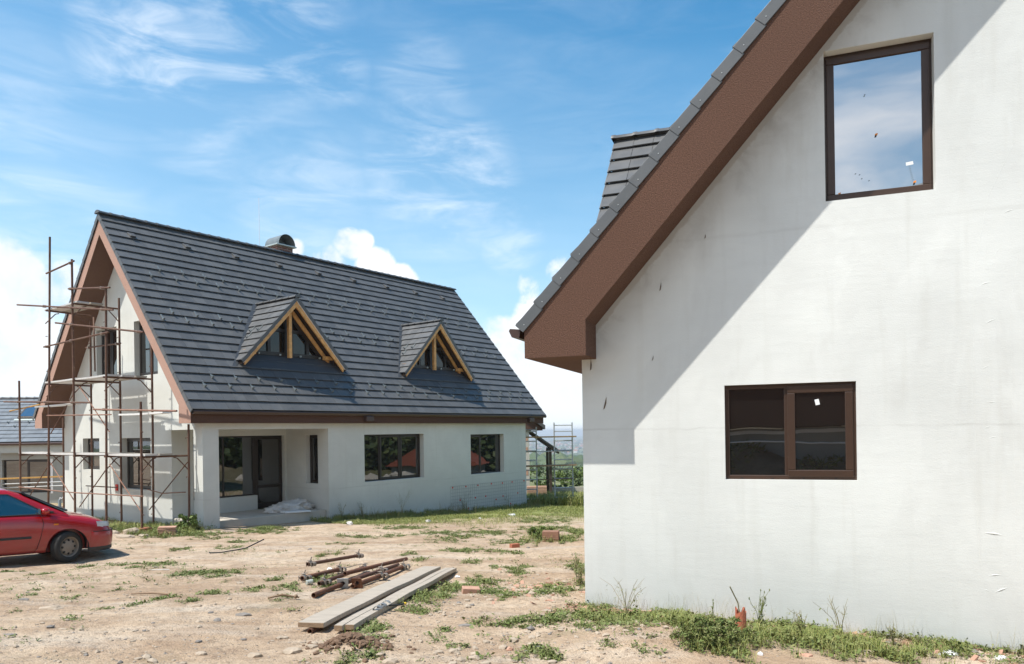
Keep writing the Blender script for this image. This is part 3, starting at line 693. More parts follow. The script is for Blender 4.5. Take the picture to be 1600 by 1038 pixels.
# ------------------------------------------------------------------ the near house on the right
PR = R_(48.2); TR = math.tan(PR)
def right_house():
    zb = 2.95; lz = (0, 0, zb); ov = .498; bz = -3.9; D = 13.
    root = RH.root('house', 'near white plastered gable house with deep brown eave, standing at the right edge', 'house')
    P = lambda u, z: (u, ov, z); m = MB()
    m.sheet([[P(.55, bz), P(9.6, bz), P(9.6, .2), P(5.07, 5.42), P(.55, .2)], rect(P, 2.185, 3.525, -1.415, -.365), rect(P, 3.255, 4.29, 1.565, 3.165)], (0, .32, 0))
    m.box(.55, .87, ov+.321, D, bz, .1); m.box(9.28, 9.6, ov+.321, D, bz, .1); m.box(.9, 9.25, D-.33, D, bz, .1)
    # ridges of adhesive, scars and scratches left by the plasterers
    rid = lambda pts, r=.004: m.path([(u, ov+.001, z) for u, z in pts], [q*.72 for q in r] if hasattr(r, '__len__') else r*.7, 5)
    rid([(4.98, 1.95), (4.75, 1.45), (4.62, .75), (4.60, 0), (4.61, -.9), (4.60, -1.4), (4.63, -2.2)], .0035); rid([(4.99, .8), (4.92, .3), (4.93, -.9), (4.95, -2.3)], .003)
    for u, z, du, dz, r in ((4.68, -1.93, .14, -.015, .012), (4.70, -2.36, .11, .015, .008), (4.76, -2.52, .10, .05, .01), (4.66, .55, .10, .03, .006), (4.70, .16, .10, .05, .006), (4.66, -.30, .08, .05, .005), (4.70, -.62, .10, -.005, .005), (4.68, -.88, .08, .02, .005), (4.72, -.98, .09, .015, .005), (4.87, 1.25, .10, .03, .006), (4.99, -1.55, .02, .09, .004), (4.66, -2.5, .06, -.02, .005), (4.8, .85, .03, .05, .005)):
        rid([(u, z), (u+du*.5, z+dz*.5+.006), (u+du, z+dz)], [r*.3, r, r*.3])
    for u, z, du, dz, w in ((.815, -.60, .028, .15, .011), (1.63, 1.72, .012, .11, .008), (1.49, .75, .012, .10, .008), (1.39, -.05, .012, .06, .005), (.66, -.13, .0, .13, .010), (2.0, 1.3, .004, .05, .006)):
        mm = [(u-w, z), (u+du*.4-w*.6, z+dz*.45), (u+du, z+dz), (u+du*.5+w, z+dz*.5), (u+w*.6, z+dz*.1)]; m.m = 1; m.prism([(a, ov-.0045, b) for a, b in mm], (0, .004, 0)); m.m = 0
    m.build('wall', [PL_R, plain('dark_scratch', (.12, .085, .06), .9, var=.4, scale=40)], root, loc=lz)
    m = MB(); xs = np.linspace(.58, 5.2, 60)      # ragged lower edge of the render and the dark gap under it
    for a, b in zip(xs, xs[1:]):
        w = lambda u: -3.0-.035*u+.035*math.sin(u*3.1)+.02*math.sin(u*9.7)
        m.hexa([(a, ov-.02, w(a)-.25), (b, ov-.02, w(b)-.25), (b, ov-.004, w(b)-.25), (a, ov-.004, w(a)-.25), (a, ov-.02, w(a)), (b, ov-.02, w(b)), (b, ov-.004, w(b)), (a, ov-.004, w(a))])
    m.build('plinth_edge', CONC, root, loc=lz)
    o = [(0, 0), (0, .33), (5.07, .33+5.07*TR), (10.14, .33), (10.14, 0), (9.42, 0), (9.42, .403), (5.07, .403+4.345*TR), (.727, .403), (.727, 0)]
    m = MB(); m.prism([(u, 0, z) for u, z in o], (0, ov+.02, 0)); m.build('barge_board', ST_R, root, loc=lz)
    m = MB(); m.box(0, .56, ov+.02, D+.5, 0, .33); m.box(9.58, 10.14, ov+.02, D+.5, 0, .33); m.build('soffit', ST_R, root, loc=lz)
    up = Vector((math.cos(PR), 0, math.sin(PR))); nr = Vector((-math.sin(PR), 0, math.cos(PR))); up2 = Vector((-up.x, 0, up.z)); nr2 = Vector((-nr.x, 0, nr.z))
    o0 = Vector((-.075, 0, .372)); sl = (5.07+.075)/math.cos(PR); n = 23; ga = sl/n; apex = .372+5.145*TR
    m = MB(); m.prism([(-.05, .02, .34), (5.07, .02, apex-.06), (10.19, .02, .34), (10.0, .02, .37), (5.07, .02, apex-.2), (.14, .02, .37)], (0, D+.4, 0)); roof = m.build('roof', DECK, root, loc=lz)
    for o, U, N in ((o0, up, nr), (Vector((10.215, 0, .372)), up2, nr2)):
        t = MB(); tiles(t, o+Vector((0, .0, 0)), (0, 1, 0), U, N, n, D+.5, ga, .30, .02, .045); t.build('roof_tiles', TILE, roof)
        v = MB(); nl = MB(); verge(v, nl, o, (0, -1, 0), U, N, n, ga, .128, .022); v.build('verge_tiles', TILE_R, roof, bevel=.004); nl.build('tile_nails', GALV, roof)
    t = MB(); ridge(t, (5.07, -.03, apex+.03), (5.07, D, apex+.03), .12); t.build('ridge_cap', TILE, roof, smooth=True, auto=40)
    g = MB(); pr = [(-.185, .355), (-.20, .33), (-.165, .255), (-.075, .245), (-.05, .34), (-.066, .335), (-.085, .262), (-.155, .27), (-.178, .325)]
    g.prism([(u, .03, z) for u, z in pr], (0, D, 0)); gt = g.build('gutter', GUT, root, loc=lz)
    m = MB(); m.prism([(u, .022, z) for u, z in pr[:5]], (0, .012, 0)); m.build('gutter_end', GUT, gt)
    sf = lambda b: .372+(b+.075)*TR
    dormer(root, lz, lambda a, b, z: (b, a, z), 3.15, .45, 3.62, 1.45, 3.62-1.45*1.26, sf, o0+up*2, nr, 3.05, detailed=False)
    X, Y, Z = Vector((1, 0, 0)), Vector((0, 1, 0)), Vector((0, 0, 1))
    w = window(root, lz, (2.17, ov+.045, -1.43), X, Z, -Y, 1.37, 1.08, FRAME, ((0, .485, False), (.485, 1, True)), fw=.062, glassm=GLASS_LO)
    m = MB()
    for a in (2.36, 2.68, 3.0, 3.32): m.box(a-.012, a+.012, ov+.0405, ov+.046, -1.403, -1.396)
    m.build('drain_slots', BLACKM, w)
    lab = MB(); c = Vector((3.145, ov+.043-.0, -.575)); ax = Vector((.98, 0, .2)); uz = Vector((-.2, 0, .98)); lab.obox(c+Vector((0, .0, 0)), ax*.043, Vector((0, .003, 0)), uz*.062); lab.build('paper_label', PAPER, w)
    w = window(root, lz, (3.25, ov+.125, 1.55), X, Z, -Y, 1.055, 1.62, FRAME, ((0, 1, True),), fw=.05, glassm=GLASS_UP)
    lab = MB(); yy = ov+.125-.0; gy = yy+.003
    lab.obox((4.075, gy, 1.90), (.068, 0, .006), (0, .003, 0), (-.004, 0, .034)); lab.build('paper_label', PAPER, w)
    for i, (u, z) in enumerate(((3.765, 2.25), (3.40, 1.665), (4.12, 1.70))):
        q = MB(); q.obox((u, gy, z), (.026, 0, .006), (0, .003, 0), (.004, 0, .024)); q.m = 1; q.obox((u-.006, gy-.001, z-.018), (.018, 0, .004), (0, .003, 0), (.004, 0, .022)); q.build('tape_marker', [ORANGE, BLACKM], w)
    q = MB()
    for k in range(8):
        a = 4.075+.004*k; z = 1.865-.02*k; q.obox((a, gy, z), (.018, 0, .006), (0, .002, 0), (.002, 0, .005))
    for u, z in ((3.66, 2.69), (3.655, 2.675), (3.56, 1.86), (3.6, 1.845), (3.62, 1.80), (3.69, 1.77)): q.obox((u, gy, z), (.014, 0, .006), (0, .002, 0), (0, 0, .008))
    q.build('marker_scribble', plain('grey_ink', (.12, .15, .15), .7), w)
    return root
right_house()

# ------------------------------------------------------------------ rusty frame scaffold at the gable of the far house
def scaffold():
    lz = (0, 0, 2.9)
    root = LH.root('scaffold', 'rusty tubular frame scaffold standing along the gable end of the far house', 'scaffold')
    rt = .030; VS = (.60, 2.58, 4.53, 6.42, 8.56); F = [(.57, .55), (2.40, 3.66), (4.50, 4.77), (6.0, 5.67), (8.54, 1.51)]; B = [-.02, 2.39, 3.82, 3.36, .33]
    def ground_z(u, v):
        w = LH.W(u, v, 0); return float(gh(w.x, w.y))-LH.o.z
    def pins(m, u, v, lo, hi, d):
        z = lo
        while z < hi: m.tube((u, v, z), (u, v+d*.11, z), .009, 6); m.tube((u, v+d*.11, z), (u, v+d*.11, z-.03), .009, 6); z += 1.05
    for i, v in enumerate(VS):
        fv, ft = F[i]; bt = B[i]
        vb = {0: .60, 1: 2.52, 2: 4.45, 3: 6.40, 4: 8.53}[i]
        z0 = ground_z(-1., v)+(.13 if i == 0 else 0); z1 = ground_z(.25, vb)
        for u, va, vt, lo, hi, d in ((-1., v, fv, z0, ft, -1), (.25, vb, vb-.04, z1, bt, 1)):
            m = MB(); k = .02
            m.path([(u, va, lo-.02), (u+.004, (va+vt)/2, (lo+hi)/2), (u, vt, hi)], rt, 10); pins(m, u, va, lo+.35, min(hi, 3.2), d); m.build('standard', RUST, root, smooth=True, auto=50, loc=lz)
        for lev, need in ((-.86, 0), (1.29, 1), (3.5, 2)):
            if (need == 1 and i in (0, 4)) or (need == 2 and i not in (2, 3)): continue
            dv = (0, 0, -.02, -.06, 0)[i]*need
            m = MB(); m.tube((-1.03, v+dv, lev), (.28, vb, lev), .026, 8)
            m.path([(-1., v, lev-.38), (-.72, v, lev-.06), (-.62, v, lev-.03)], .015, 6); m.path([(.25, vb, lev-.38), (-.05, vb, lev-.06), (-.15, vb, lev-.03)], .015, 6)
            m.build('transom', RUST, root, smooth=True, auto=50, loc=lz)
    T = dict(F1=(-1.0, 8.55, -1.88, .41, -1.84), F2=(-1.0, 9.7, .88, 3.25, .62), F4=(-1.0, 6.25, .34, 2.08, .26), F5=(-1.0, 3.12, .43, -1.29, .26), F6=(-1.0, 8.44, 3.92, 1.89, 3.02), F7=(-1.0, 5.54, 3.05, .27, 2.28),
             F8=(-1.0, 6.41, 2.41, 2.17, 2.46), F9=(-1.0, 6.15, 4.59, 4.22, 4.67), F10=(-1.0, 4.61, 3.93, 2.05, 3.63), F11=(.25, 6.57, 2.5, 4.24, 2.45), B2=(.25, 6.71, -1.87, 4.62, -1.85))
    D = dict(D1=(-1.0, 2.44, -1.07, .7, -2.27), D2=(-1.0, 2.66, -1.22, 4.35, -2.32), D3=(-1.0, 6.33, -1.08, 4.66, -2.17), D4=(-1.0, 6.58, -1.24, 7.97, -2.17), D5=(-1.0, 4.55, .98, 6.27, -.21), D6=(-1.0, 4.23, 1.11, 2.43, -.19), D7=(.25, .72, -1.04, 2.84, -2.43))
    for k, (u, v0, z0, v1, z1) in T.items():
        du = -.055 if u < 0 else -.05; thin = k in ('F1', 'B2', 'F4')
        m = MB(); sag = .045 if k == 'F1' else 0
        m.path([(u+du, v0, z0), (u+du, (v0+v1)/2, (z0+z1)/2-sag), (u+du, v1, z1)], .017 if thin else .025, 8); o = m.build('rail', RUST_P if k in ('F1', 'F4', 'F5') else RUST, root, smooth=True, auto=50, loc=lz)
        if not thin:
            c = MB()
            for vv in VS:
                if min(v0, v1)-.1 < vv < max(v0, v1)+.1:
                    f = (vv-v0)/(v1-v0); f = min(.97, max(.03, f)); c.obox((u-.02, v0+(v1-v0)*f, z0+(z1-z0)*f), (.11, 0, 0), (0, .075, 0), (0, 0, .075))
            if c.V: c.build('couplers', CLAMP, o, bevel=.015)
    m = MB(); m.path([(.21, 2.75, -1.84), (.21, 1.94, -1.92), (.21, .69, -1.84)], .016, 6); m.build('rail', RUST_P, root, smooth=True, auto=50, loc=lz)
    for k, (u, v0, z0, v1, z1) in D.items():
        m = MB(); m.tube((u+.045, v0, z0), (u+.045, v1, z1), .015, 8); m.build('brace', RUST_P if k in ('D1', 'D3', 'D6') else RUST, root, smooth=True, auto=50, loc=lz)
    # hanging short tubes near the back row
    m = MB(); m.tube((.22, 6.05, 3.42), (.22, 6.0, 1.72), .024, 8); m.build('standard', RUST, root, smooth=True, loc=lz)
    # boards: each lies loose on the transoms
    first = 0
    def board(v0, v1, u, z, wd, matl, label, dz=0.):
        m = MB(); L = v1-v0; n = 6; m.r = random.random()
        zz = lambda t: -.012*math.sin(math.pi*t)
        for k in range(n):
            t0, t1 = k/n, (k+1)/n; a, b = v0+L*t0-(v0+v1)/2, v0+L*t1-(v0+v1)/2
            m.hexa([(-wd/2, a, zz(t0)), (wd/2, a, zz(t0)), (wd/2, b, zz(t1)), (-wd/2, b, zz(t1)), (-wd/2, a, zz(t0)+.045), (wd/2, a, zz(t0)+.045), (wd/2, b, zz(t1)+.045), (-wd/2, b, zz(t1)+.045)])
        o = m.build('scaffold_board', matl); o.location = LH.W(u, (v0+v1)/2, z); o.rotation_euler = (math.atan2(dz, L), 0, LH.th)
        tag(o, label, 'scaffold board', 'boards laid on the rusty scaffold')
    z1, z2, z3 = -.83, 1.32, 3.53
    for j, (v0, v1) in enumerate(((.45, 2.62), (2.50, 4.62), (4.45, 6.52), (6.35, 8.75))):
        nm = ('nearest bay by the porch', 'second bay from the porch', 'third bay from the porch', 'bay farthest from the porch')[j]
        board(v0, v1, -.80, z1+.012*(j % 2), .34, STEEL_B, 'worn pale steel deck board on the lowest lift, outer edge, %s' % nm)
        board(v0+.05, v1-.04, -.40, z1+.012*(j % 2), .33, WOOD_S, 'pale deck board on the lowest lift, wall side, %s' % nm)
    for j, (v0, v1) in enumerate(((2.45, 4.62), (4.40, 6.60))):
        nm = ('bay under the upper windows', 'bay under the far barge board')[j]
        board(v0, v1, -.80, z2+.012*(j % 2), .34, STEEL_B, 'white worn deck board on the middle lift, outer edge, %s' % nm)
        board(v0, v1, -.42, z2+.012*(j % 2), .34, STEEL_B, 'white worn deck board on the middle lift, centre, %s' % nm)
        board(v0, v1, -.06, z2+.012*(j % 2), .30, WOOD_S, 'pale deck board on the middle lift, wall side, %s' % nm)
    board(4.35, 6.62, -.78, z3, .34, STEEL_B, 'pale deck board on the topmost lift, outer edge'); board(4.35, 6.62, -.40, z3+.01, .34, WOOD_S, 'pale deck board on the topmost lift, wall side')
    board(4.50, 7.30, -.90, .62, .22, WHITE_B, 'short white board slung under the far end of the middle lift'); board(-.2, 2.15, -.72, .24, .24, WHITE_B, 'short white board slung beside the eave foot above the big window')
    m = MB(); m.tube((0, -1.2, 0), (0, 1.25, -.13), .022, 8); o = m.build('timber_batten', WOOD_Y); o.location = LH.W(-.94, 8.3, .70); o.rotation_euler = (0, 0, LH.th); tag(o, 'round yellow timber batten lying across the far end of the rusty scaffold', 'batten')
STEEL_B = rust('worn_steel_deck', (.60, .60, .58), (.52, .47, .43), .5, 2.2); WHITE_B = plain('white_board', (.68, .68, .66), .7, var=.15)
scaffold()

# ------------------------------------------------------------------ red car
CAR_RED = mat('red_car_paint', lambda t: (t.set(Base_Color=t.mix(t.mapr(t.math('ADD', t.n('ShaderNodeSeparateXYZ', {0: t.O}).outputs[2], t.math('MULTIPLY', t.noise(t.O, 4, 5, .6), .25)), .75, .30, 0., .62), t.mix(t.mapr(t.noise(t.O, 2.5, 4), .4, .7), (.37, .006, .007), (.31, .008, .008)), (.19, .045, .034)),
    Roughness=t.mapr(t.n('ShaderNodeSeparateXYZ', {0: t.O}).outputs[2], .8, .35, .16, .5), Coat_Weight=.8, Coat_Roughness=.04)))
RUBBER = plain('tyre_rubber', (.030, .029, .027), .85, var=.3, scale=14, bump=.004, bscale=90); TRIMB = plain('black_plastic_trim', (.022, .022, .023), .55); RIM = plain('dusty_steel_rim', (.25, .21, .17), .55, var=.3, scale=10); DARKM = plain('dark_wheel_well', (.008, .008, .008), .9)
LAMP = mat('headlight_lens', lambda t: (t.set(Base_Color=(.55, .56, .56), Roughness=.12, Coat_Weight=.6), t.bump(t.n('ShaderNodeTexWave', {'Vector': t.O, 'Scale': 14.}).outputs[0], .004, .5)))
AMBER = plain('amber_lens', (.75, .22, .01), .25); SEATM = plain('car_seat_fabric', (.06, .10, .12), .9)
def car():
    P0 = Vector((-8.93, 14.25)); phi = .80
    zc = -2.325
    root = thing('car', 'red dusty small saloon car parked at the left edge of the yard, front wheel turned', 'car', (P0.x, P0.y, zc), phi, ry=.030)
    def loft(sec, name, m, parent, close=(True, True), smooth=True, loc=None):
        """sec: list of (x, [(y,z)...]) half sections from bottom to the top centre, mirrored"""
        mb = MB(); rings = []
        for x, h in sec:
            full = [(y, z) for y, z in h]+[(-y, z) for y, z in reversed(h) if abs(y) > 1e-6]
            rings.append([mb.v((x, y, z)) for y, z in full])
        n = len(rings[0])
        for a, b in zip(rings, rings[1:]):
            for j in range(n): mb.f((a[j], a[(j+1) % n], b[(j+1) % n], b[j]))
        if close[0]: mb.f(list(reversed(rings[0])))
        if close[1]: mb.f(rings[-1])
        return mb
    # lower body: sections from tail to nose. half section: floor centre, floor edge, sill, side low, side mid, shoulder, deck edge, deck centre
    def sec(x, yb, zb, ys, ysh, zsh, ze, zc_, ye):
        return (x, [(0., zb), (yb, zb), (ys-.015, zb+.04), (ys, zb+.22), (ys+.005, (zb+zsh)/2+.06), (ysh, zsh), (ye, ze), (ye*.5, zc_-.012), (0., zc_)])
    body = [sec(-3.32, .55, .34, .66, .64, .74, .80, .81, .55), sec(-3.26, .62, .27, .74, .72, .80, .90, .92, .60), sec(-3.05, .66, .22, .79, .78, .86, .96, .98, .66), sec(-2.45, .70, .20, .815, .805, .89, .97, .99, .70),
            sec(-1.6, .70, .19, .82, .81, .90, .93, .95, .72), sec(-.62, .70, .19, .82, .805, .90, .935, .955, .72), sec(-.30, .70, .19, .82, .80, .885, .925, .955, .70), sec(.0, .70, .20, .82, .795, .855, .895, .925, .66),
            sec(.30, .69, .20, .815, .78, .805, .845, .875, .62), sec(.52, .67, .20, .80, .745, .755, .79, .815, .58), sec(.66, .64, .20, .77, .70, .70, .735, .755, .55), sec(.765, .58, .21, .70, .62, .62, .65, .665, .50), sec(.815, .48, .25, .60, .53, .54, .56, .57, .42)]
    mb = loft(body, 'body', CAR_RED, root)
    o = mb.build('body', CAR_RED, root, smooth=True)
    sub = o.modifiers.new('s', 'SUBSURF'); sub.levels = 2; sub.render_levels = 2
    # cut the wheel arches
    cm = MB()
    for x in (0., -2.44):
        for y in (-.86, .86): cm.lathe((x, y-.28 if y > 0 else y, .285), (0, 1, 0), [(0, .345), (.28, .345)], 40, True)
    c = cm.build('cutter', DARKM, root); bo = o.modifiers.new('b', 'BOOLEAN'); bo.object = c; bo.operation = 'DIFFERENCE'; bo.solver = 'EXACT'
    bpy.context.view_layer.update(); dg = bpy.context.evaluated_depsgraph_get()
    nm = bpy.data.meshes.new_from_object(o.evaluated_get(dg)); o.modifiers.clear(); old = o.data; o.data = nm; bpy.data.objects.remove(c)
    try: nm.set_sharp_from_angle(angle=R_(38))
    except Exception: pass
    for x in (0., -2.44):
        for s in (-1, 1):
            m = MB(); m.lathe((x, s*.52, .285), (0, s, 0), [(0, .001), (0, .36), (.285, .356), (.286, .344), (.01, .344), (.01, .002)], 36); m.clip((0, 0, .235), (0, 0, 1)); m.build('wheel_well', DARKM, root)
    # cabin
    def cs(x, yb, zb, yt, zt): return (x, [(0., zb), (yb, zb), ((yb+yt)/2+.015, (zb+zt)/2), (yt, zt-.03), (yt-.08, zt), (0., zt+.02)])
    cab = [cs(-2.62, .70, .93, .62, .97), cs(-2.2, .74, .90, .58, 1.27), cs(-1.9, .745, .90, .565, 1.365), cs(-1.4, .75, .90, .56, 1.395), cs(-.95, .75, .90, .56, 1.38), cs(-.72, .75, .90, .575, 1.30), cs(-.35, .75, .90, .64, 1.10), cs(.02, .74, .86, .69, .92)]
    mb = loft(cab, 'cabin', CAR_RED, root); o = mb.build('cabin', CAR_RED, root, smooth=True, auto=60)
    # glazing set just proud of the cabin
    def side(x, z):   # y on the cabin flank at given height
        f = (z-.90)/.47; return .757-.178*f+.010*math.sin(math.pi*min(1, max(0, f)))
    for s in (-1, 1):
        for nm_, pts in (('side_window', [(-1.28, .925), (-.36, .925), (-.45, 1.00), (-.80, 1.22), (-.93, 1.295), (-1.26, 1.315)]), ('side_window', [(-2.18, .935), (-1.36, .925), (-1.35, 1.315), (-1.85, 1.295), (-2.02, 1.22)])):
            m = MB(); m.prism([(x, s*(side(x, z)+.008), z) for x, z in pts], (0, -s*.01, 0)); w = m.build(nm_, GLASS_C, root)
            m = MB(); k = [(x, s*(side(x, z)+.011), z) for x, z in pts]; m.path(k+[k[0]], .009, 6); m.build('window_seal', TRIMB, w)
        m = MB(); m.prism([(x, s*(side(x, z)+.011), z) for x, z in [(-.36, .925), (-.16, .925), (-.45, 1.00)]], (0, -s*.012, 0)); m.build('mirror_base', TRIMB, root)
        m = MB(); m.rock((-.40, s*.875, .985), .085, .095, .066, 2, .02); mi = m.build('wing_mirror', CAR_RED, root, smooth=True)
        m = MB(); m.obox((-.30, s*.79, .955), (.10, 0, 0), (0, .10, 0), (0, 0, .035)); m.build('mirror_arm', TRIMB, mi)
        m = MB(); m.obox((-.485, s*.875, .985), (.006, 0, 0), (0, .14, 0), (0, 0, .095)); m.build('mirror_glass', GLASS_C, mi)
        # doors: shut lines, handle, rubbing strip
        dl = MB()
        yy = lambda z: .8225-.012*max(0, (z-.62)/.28)
        pts = [(-.44, .905), (-.40, .75), (-.44, .52), (-.50, .30), (-.56, .235)]; dl.path([(x, s*yy(z), z) for x, z in pts], .0045, 5); dl.path([(-.56, s*.812, .235), (-1.42, s*.812, .235), (-1.45, s*.822, .5), (-1.45, s*.812, .88)], .0045, 5)
        d = dl.build('door_gap', DARKM, root)
        m = MB(); m.obox((-1.02, s*.828, .515), (.86, 0, 0), (0, .022, 0), (0, 0, .042)); m.build('rubbing_strip', TRIMB, root, bevel=.008)
        m = MB(); m.obox((-1.92, s*.828, .515), (.84, 0, 0), (0, .022, 0), (0, 0, .042)); m.build('rubbing_strip', TRIMB, root, bevel=.008)
        m = MB(); m.obox((-1.30, s*.822, .80), (.15, 0, 0), (0, .03, 0), (0, 0, .035)); m.build('door_handle', TRIMB, root, bevel=.01)
        m = MB(); m.obox((-.20, s*.818, .725), (.075, 0, 0), (0, .016, 0), (0, 0, .030)); m.build('indicator', AMBER, root, bevel=.006)
        # headlight wraps the front corner
        m = MB(); q = [(.50, .752), (.60, .728), (.70, .655), (.775, .535), (.80, .40)]; prev = None
        rr = []
        for i, (x, y) in enumerate(q):
            h = (.565, .735-.035*i/4)
            rr.append(([m.v((x, s*(y+.016), h[0])), m.v((x+.004, s*(y+.022), (h[0]+h[1])/2)), m.v((x-.012, s*(y+.004), h[1]))]))
        for a, b in zip(rr, rr[1:]):
            for j in range(2): m.f((a[j], a[j+1], b[j+1], b[j]))
        hl = m.build('headlight', LAMP, root, smooth=True)
        # bumper corner
    bp = []
    for x, y in ((.40, .826), (.55, .815), (.68, .775), (.785, .66), (.84, .50), (.865, .25), (.872, 0.)): bp.append((x, y))
    full = bp+[(x, -y) for x, y in reversed(bp[:-1])]
    m = MB(); rings = []
    for x, y in full:
        k = 1.012
        rings.append([m.v((x*1.0, y, .25)), m.v((x+.018, y*k, .32)), m.v((x+.022, y*k, .50)), m.v((x+.004, y, .545)), m.v((x-.07, y*.93, .55)), m.v((x-.07, y*.93, .25))])
    for a, b in zip(rings, rings[1:]):
        for j in range(6): m.f((a[j], a[(j+1) % 6], b[(j+1) % 6], b[j]))
    m.f(rings[0]); m.f(list(reversed(rings[-1]))); bu = m.build('bumper', CAR_RED, root, smooth=True, auto=45)
    m = MB(); rings = []
    for x, y in full: rings.append([m.v((x-.02, y*.985, .17)), m.v((x+.012, y*1.0, .20)), m.v((x+.006, y*1.0, .255)), m.v((x-.06, y*.95, .255)), m.v((x-.06, y*.95, .18))])
    for a, b in zip(rings, rings[1:]):
        for j in range(5): m.f((a[j], a[(j+1) % 5], b[(j+1) % 5], b[j]))
    m.f(rings[0]); m.f(list(reversed(rings[-1]))); m.build('bumper_lip', TRIMB, bu, smooth=True, auto=45)
    m = MB(); m.path([(x+.016, y*1.012, .548) for x, y in full], .008, 6); m.build('bumper_gap', DARKM, bu)
    m = MB(); m.prism([(x, y, z) for x, y, z in ((-.03, .66, .945), (-.70, .545, 1.305), (-.70, -.545, 1.305), (-.03, -.66, .945))], (.012, 0, .012)); ws = m.build('windscreen', GLASS_C, root)
    m = MB(); m.path([(.0, .66, .955), (-.70, .545, 1.32), (-.70, -.545, 1.32), (.0, -.66, .955)], .014, 6); m.path([(.015, -.62, .962), (.03, 0, .985), (.015, .62, .962)], .02, 6); m.path([(.06, .1, .985), (.02, -.25, 1.01), (-.05, -.55, 1.0)], .008, 6); m.build('wiper', TRIMB, ws)
    m = MB(); m.prism([(-2.58, .58, 1.0), (-2.22, .52, 1.27), (-2.22, -.52, 1.27), (-2.58, -.58, 1.0)], (-.012, 0, .012)); m.build('rear_window', GLASS_C, root)
    for s in (-1, 1):
        m = MB(); m.obox((-3.27, s*.56, .70), (.06, 0, 0), (0, .26, 0), (0, 0, .16)); m.build('tail_light', REDPLUG, root, bevel=.02)
    # wheels
    def wheel(x, y, steer):
        s = -1 if y < 0 else 1
        w = bpy.data.objects.new('wheel', None); COL.objects.link(w); w.parent = root; w.location = (x, y, .288); w.rotation_euler = (0, 0, steer)
        m = MB(); a = (0, s, 0); c = (0, -s*.095, 0)
        m.lathe(c, a, [(0, .185), (.004, .245), (.02, .272), (.035, .284), (.155, .284), (.172, .272), (.188, .240), (.186, .200), (.176, .186), (0, .185)], 48); m.build('tyre', RUBBER, w, smooth=True, auto=40)
        for k in range(5):
            g = MB(); g.lathe(c, a, [(.045+.022*k, .285), (.052+.022*k, .2855)], 48)
        t = MB()
        for i in range(64):
            an = 2*math.pi*i/64
            for k in range(4):
                h = .042+.028*k; an2 = an+(.03 if k % 2 else 0); e = Vector((math.cos(an2), 0, math.sin(an2))); tt = Vector((-e.z, 0, e.x)); t.obox(Vector((0, s*(h+.011-.095), 0))+e*.284, tt*.019+Vector((0, s*.004, 0)), Vector((0, .022, 0)), e*.010)
        t.build('tread', RUBBER, w)
        m = MB(); m.lathe(c, a, [(.178, .188), (.172, .180), (.125, .168), (.120, .150), (.145, .135), (.158, .09), (.160, .045), (.150, .040), (.150, .0005)], 40); rm = m.build('rim', RIM, w, smooth=True, auto=35)
        for i in range(8):
            m = MB(); an = 2*math.pi*i/8; e = Vector((math.cos(an), 0, math.sin(an))); m.lathe(Vector((0, s*(.142-.095), 0))+e*.122, a, [(0, .0235), (.012, .021), (.0125, .0005)], 10); m.build('rim_hole', DARKM, w)
        m = MB(); m.lathe(c, a, [(.158, .062), (.168, .050), (.168, .030), (.172, .022), (.172, .0005)], 20); m.build('hub_cap', RIM, w, smooth=True, auto=35)
    wheel(0., -.725, .40); wheel(0., .725, .40); wheel(-2.44, -.725, 0); wheel(-2.44, .725, 0)
    # seats seen through the glass
    return root
car()

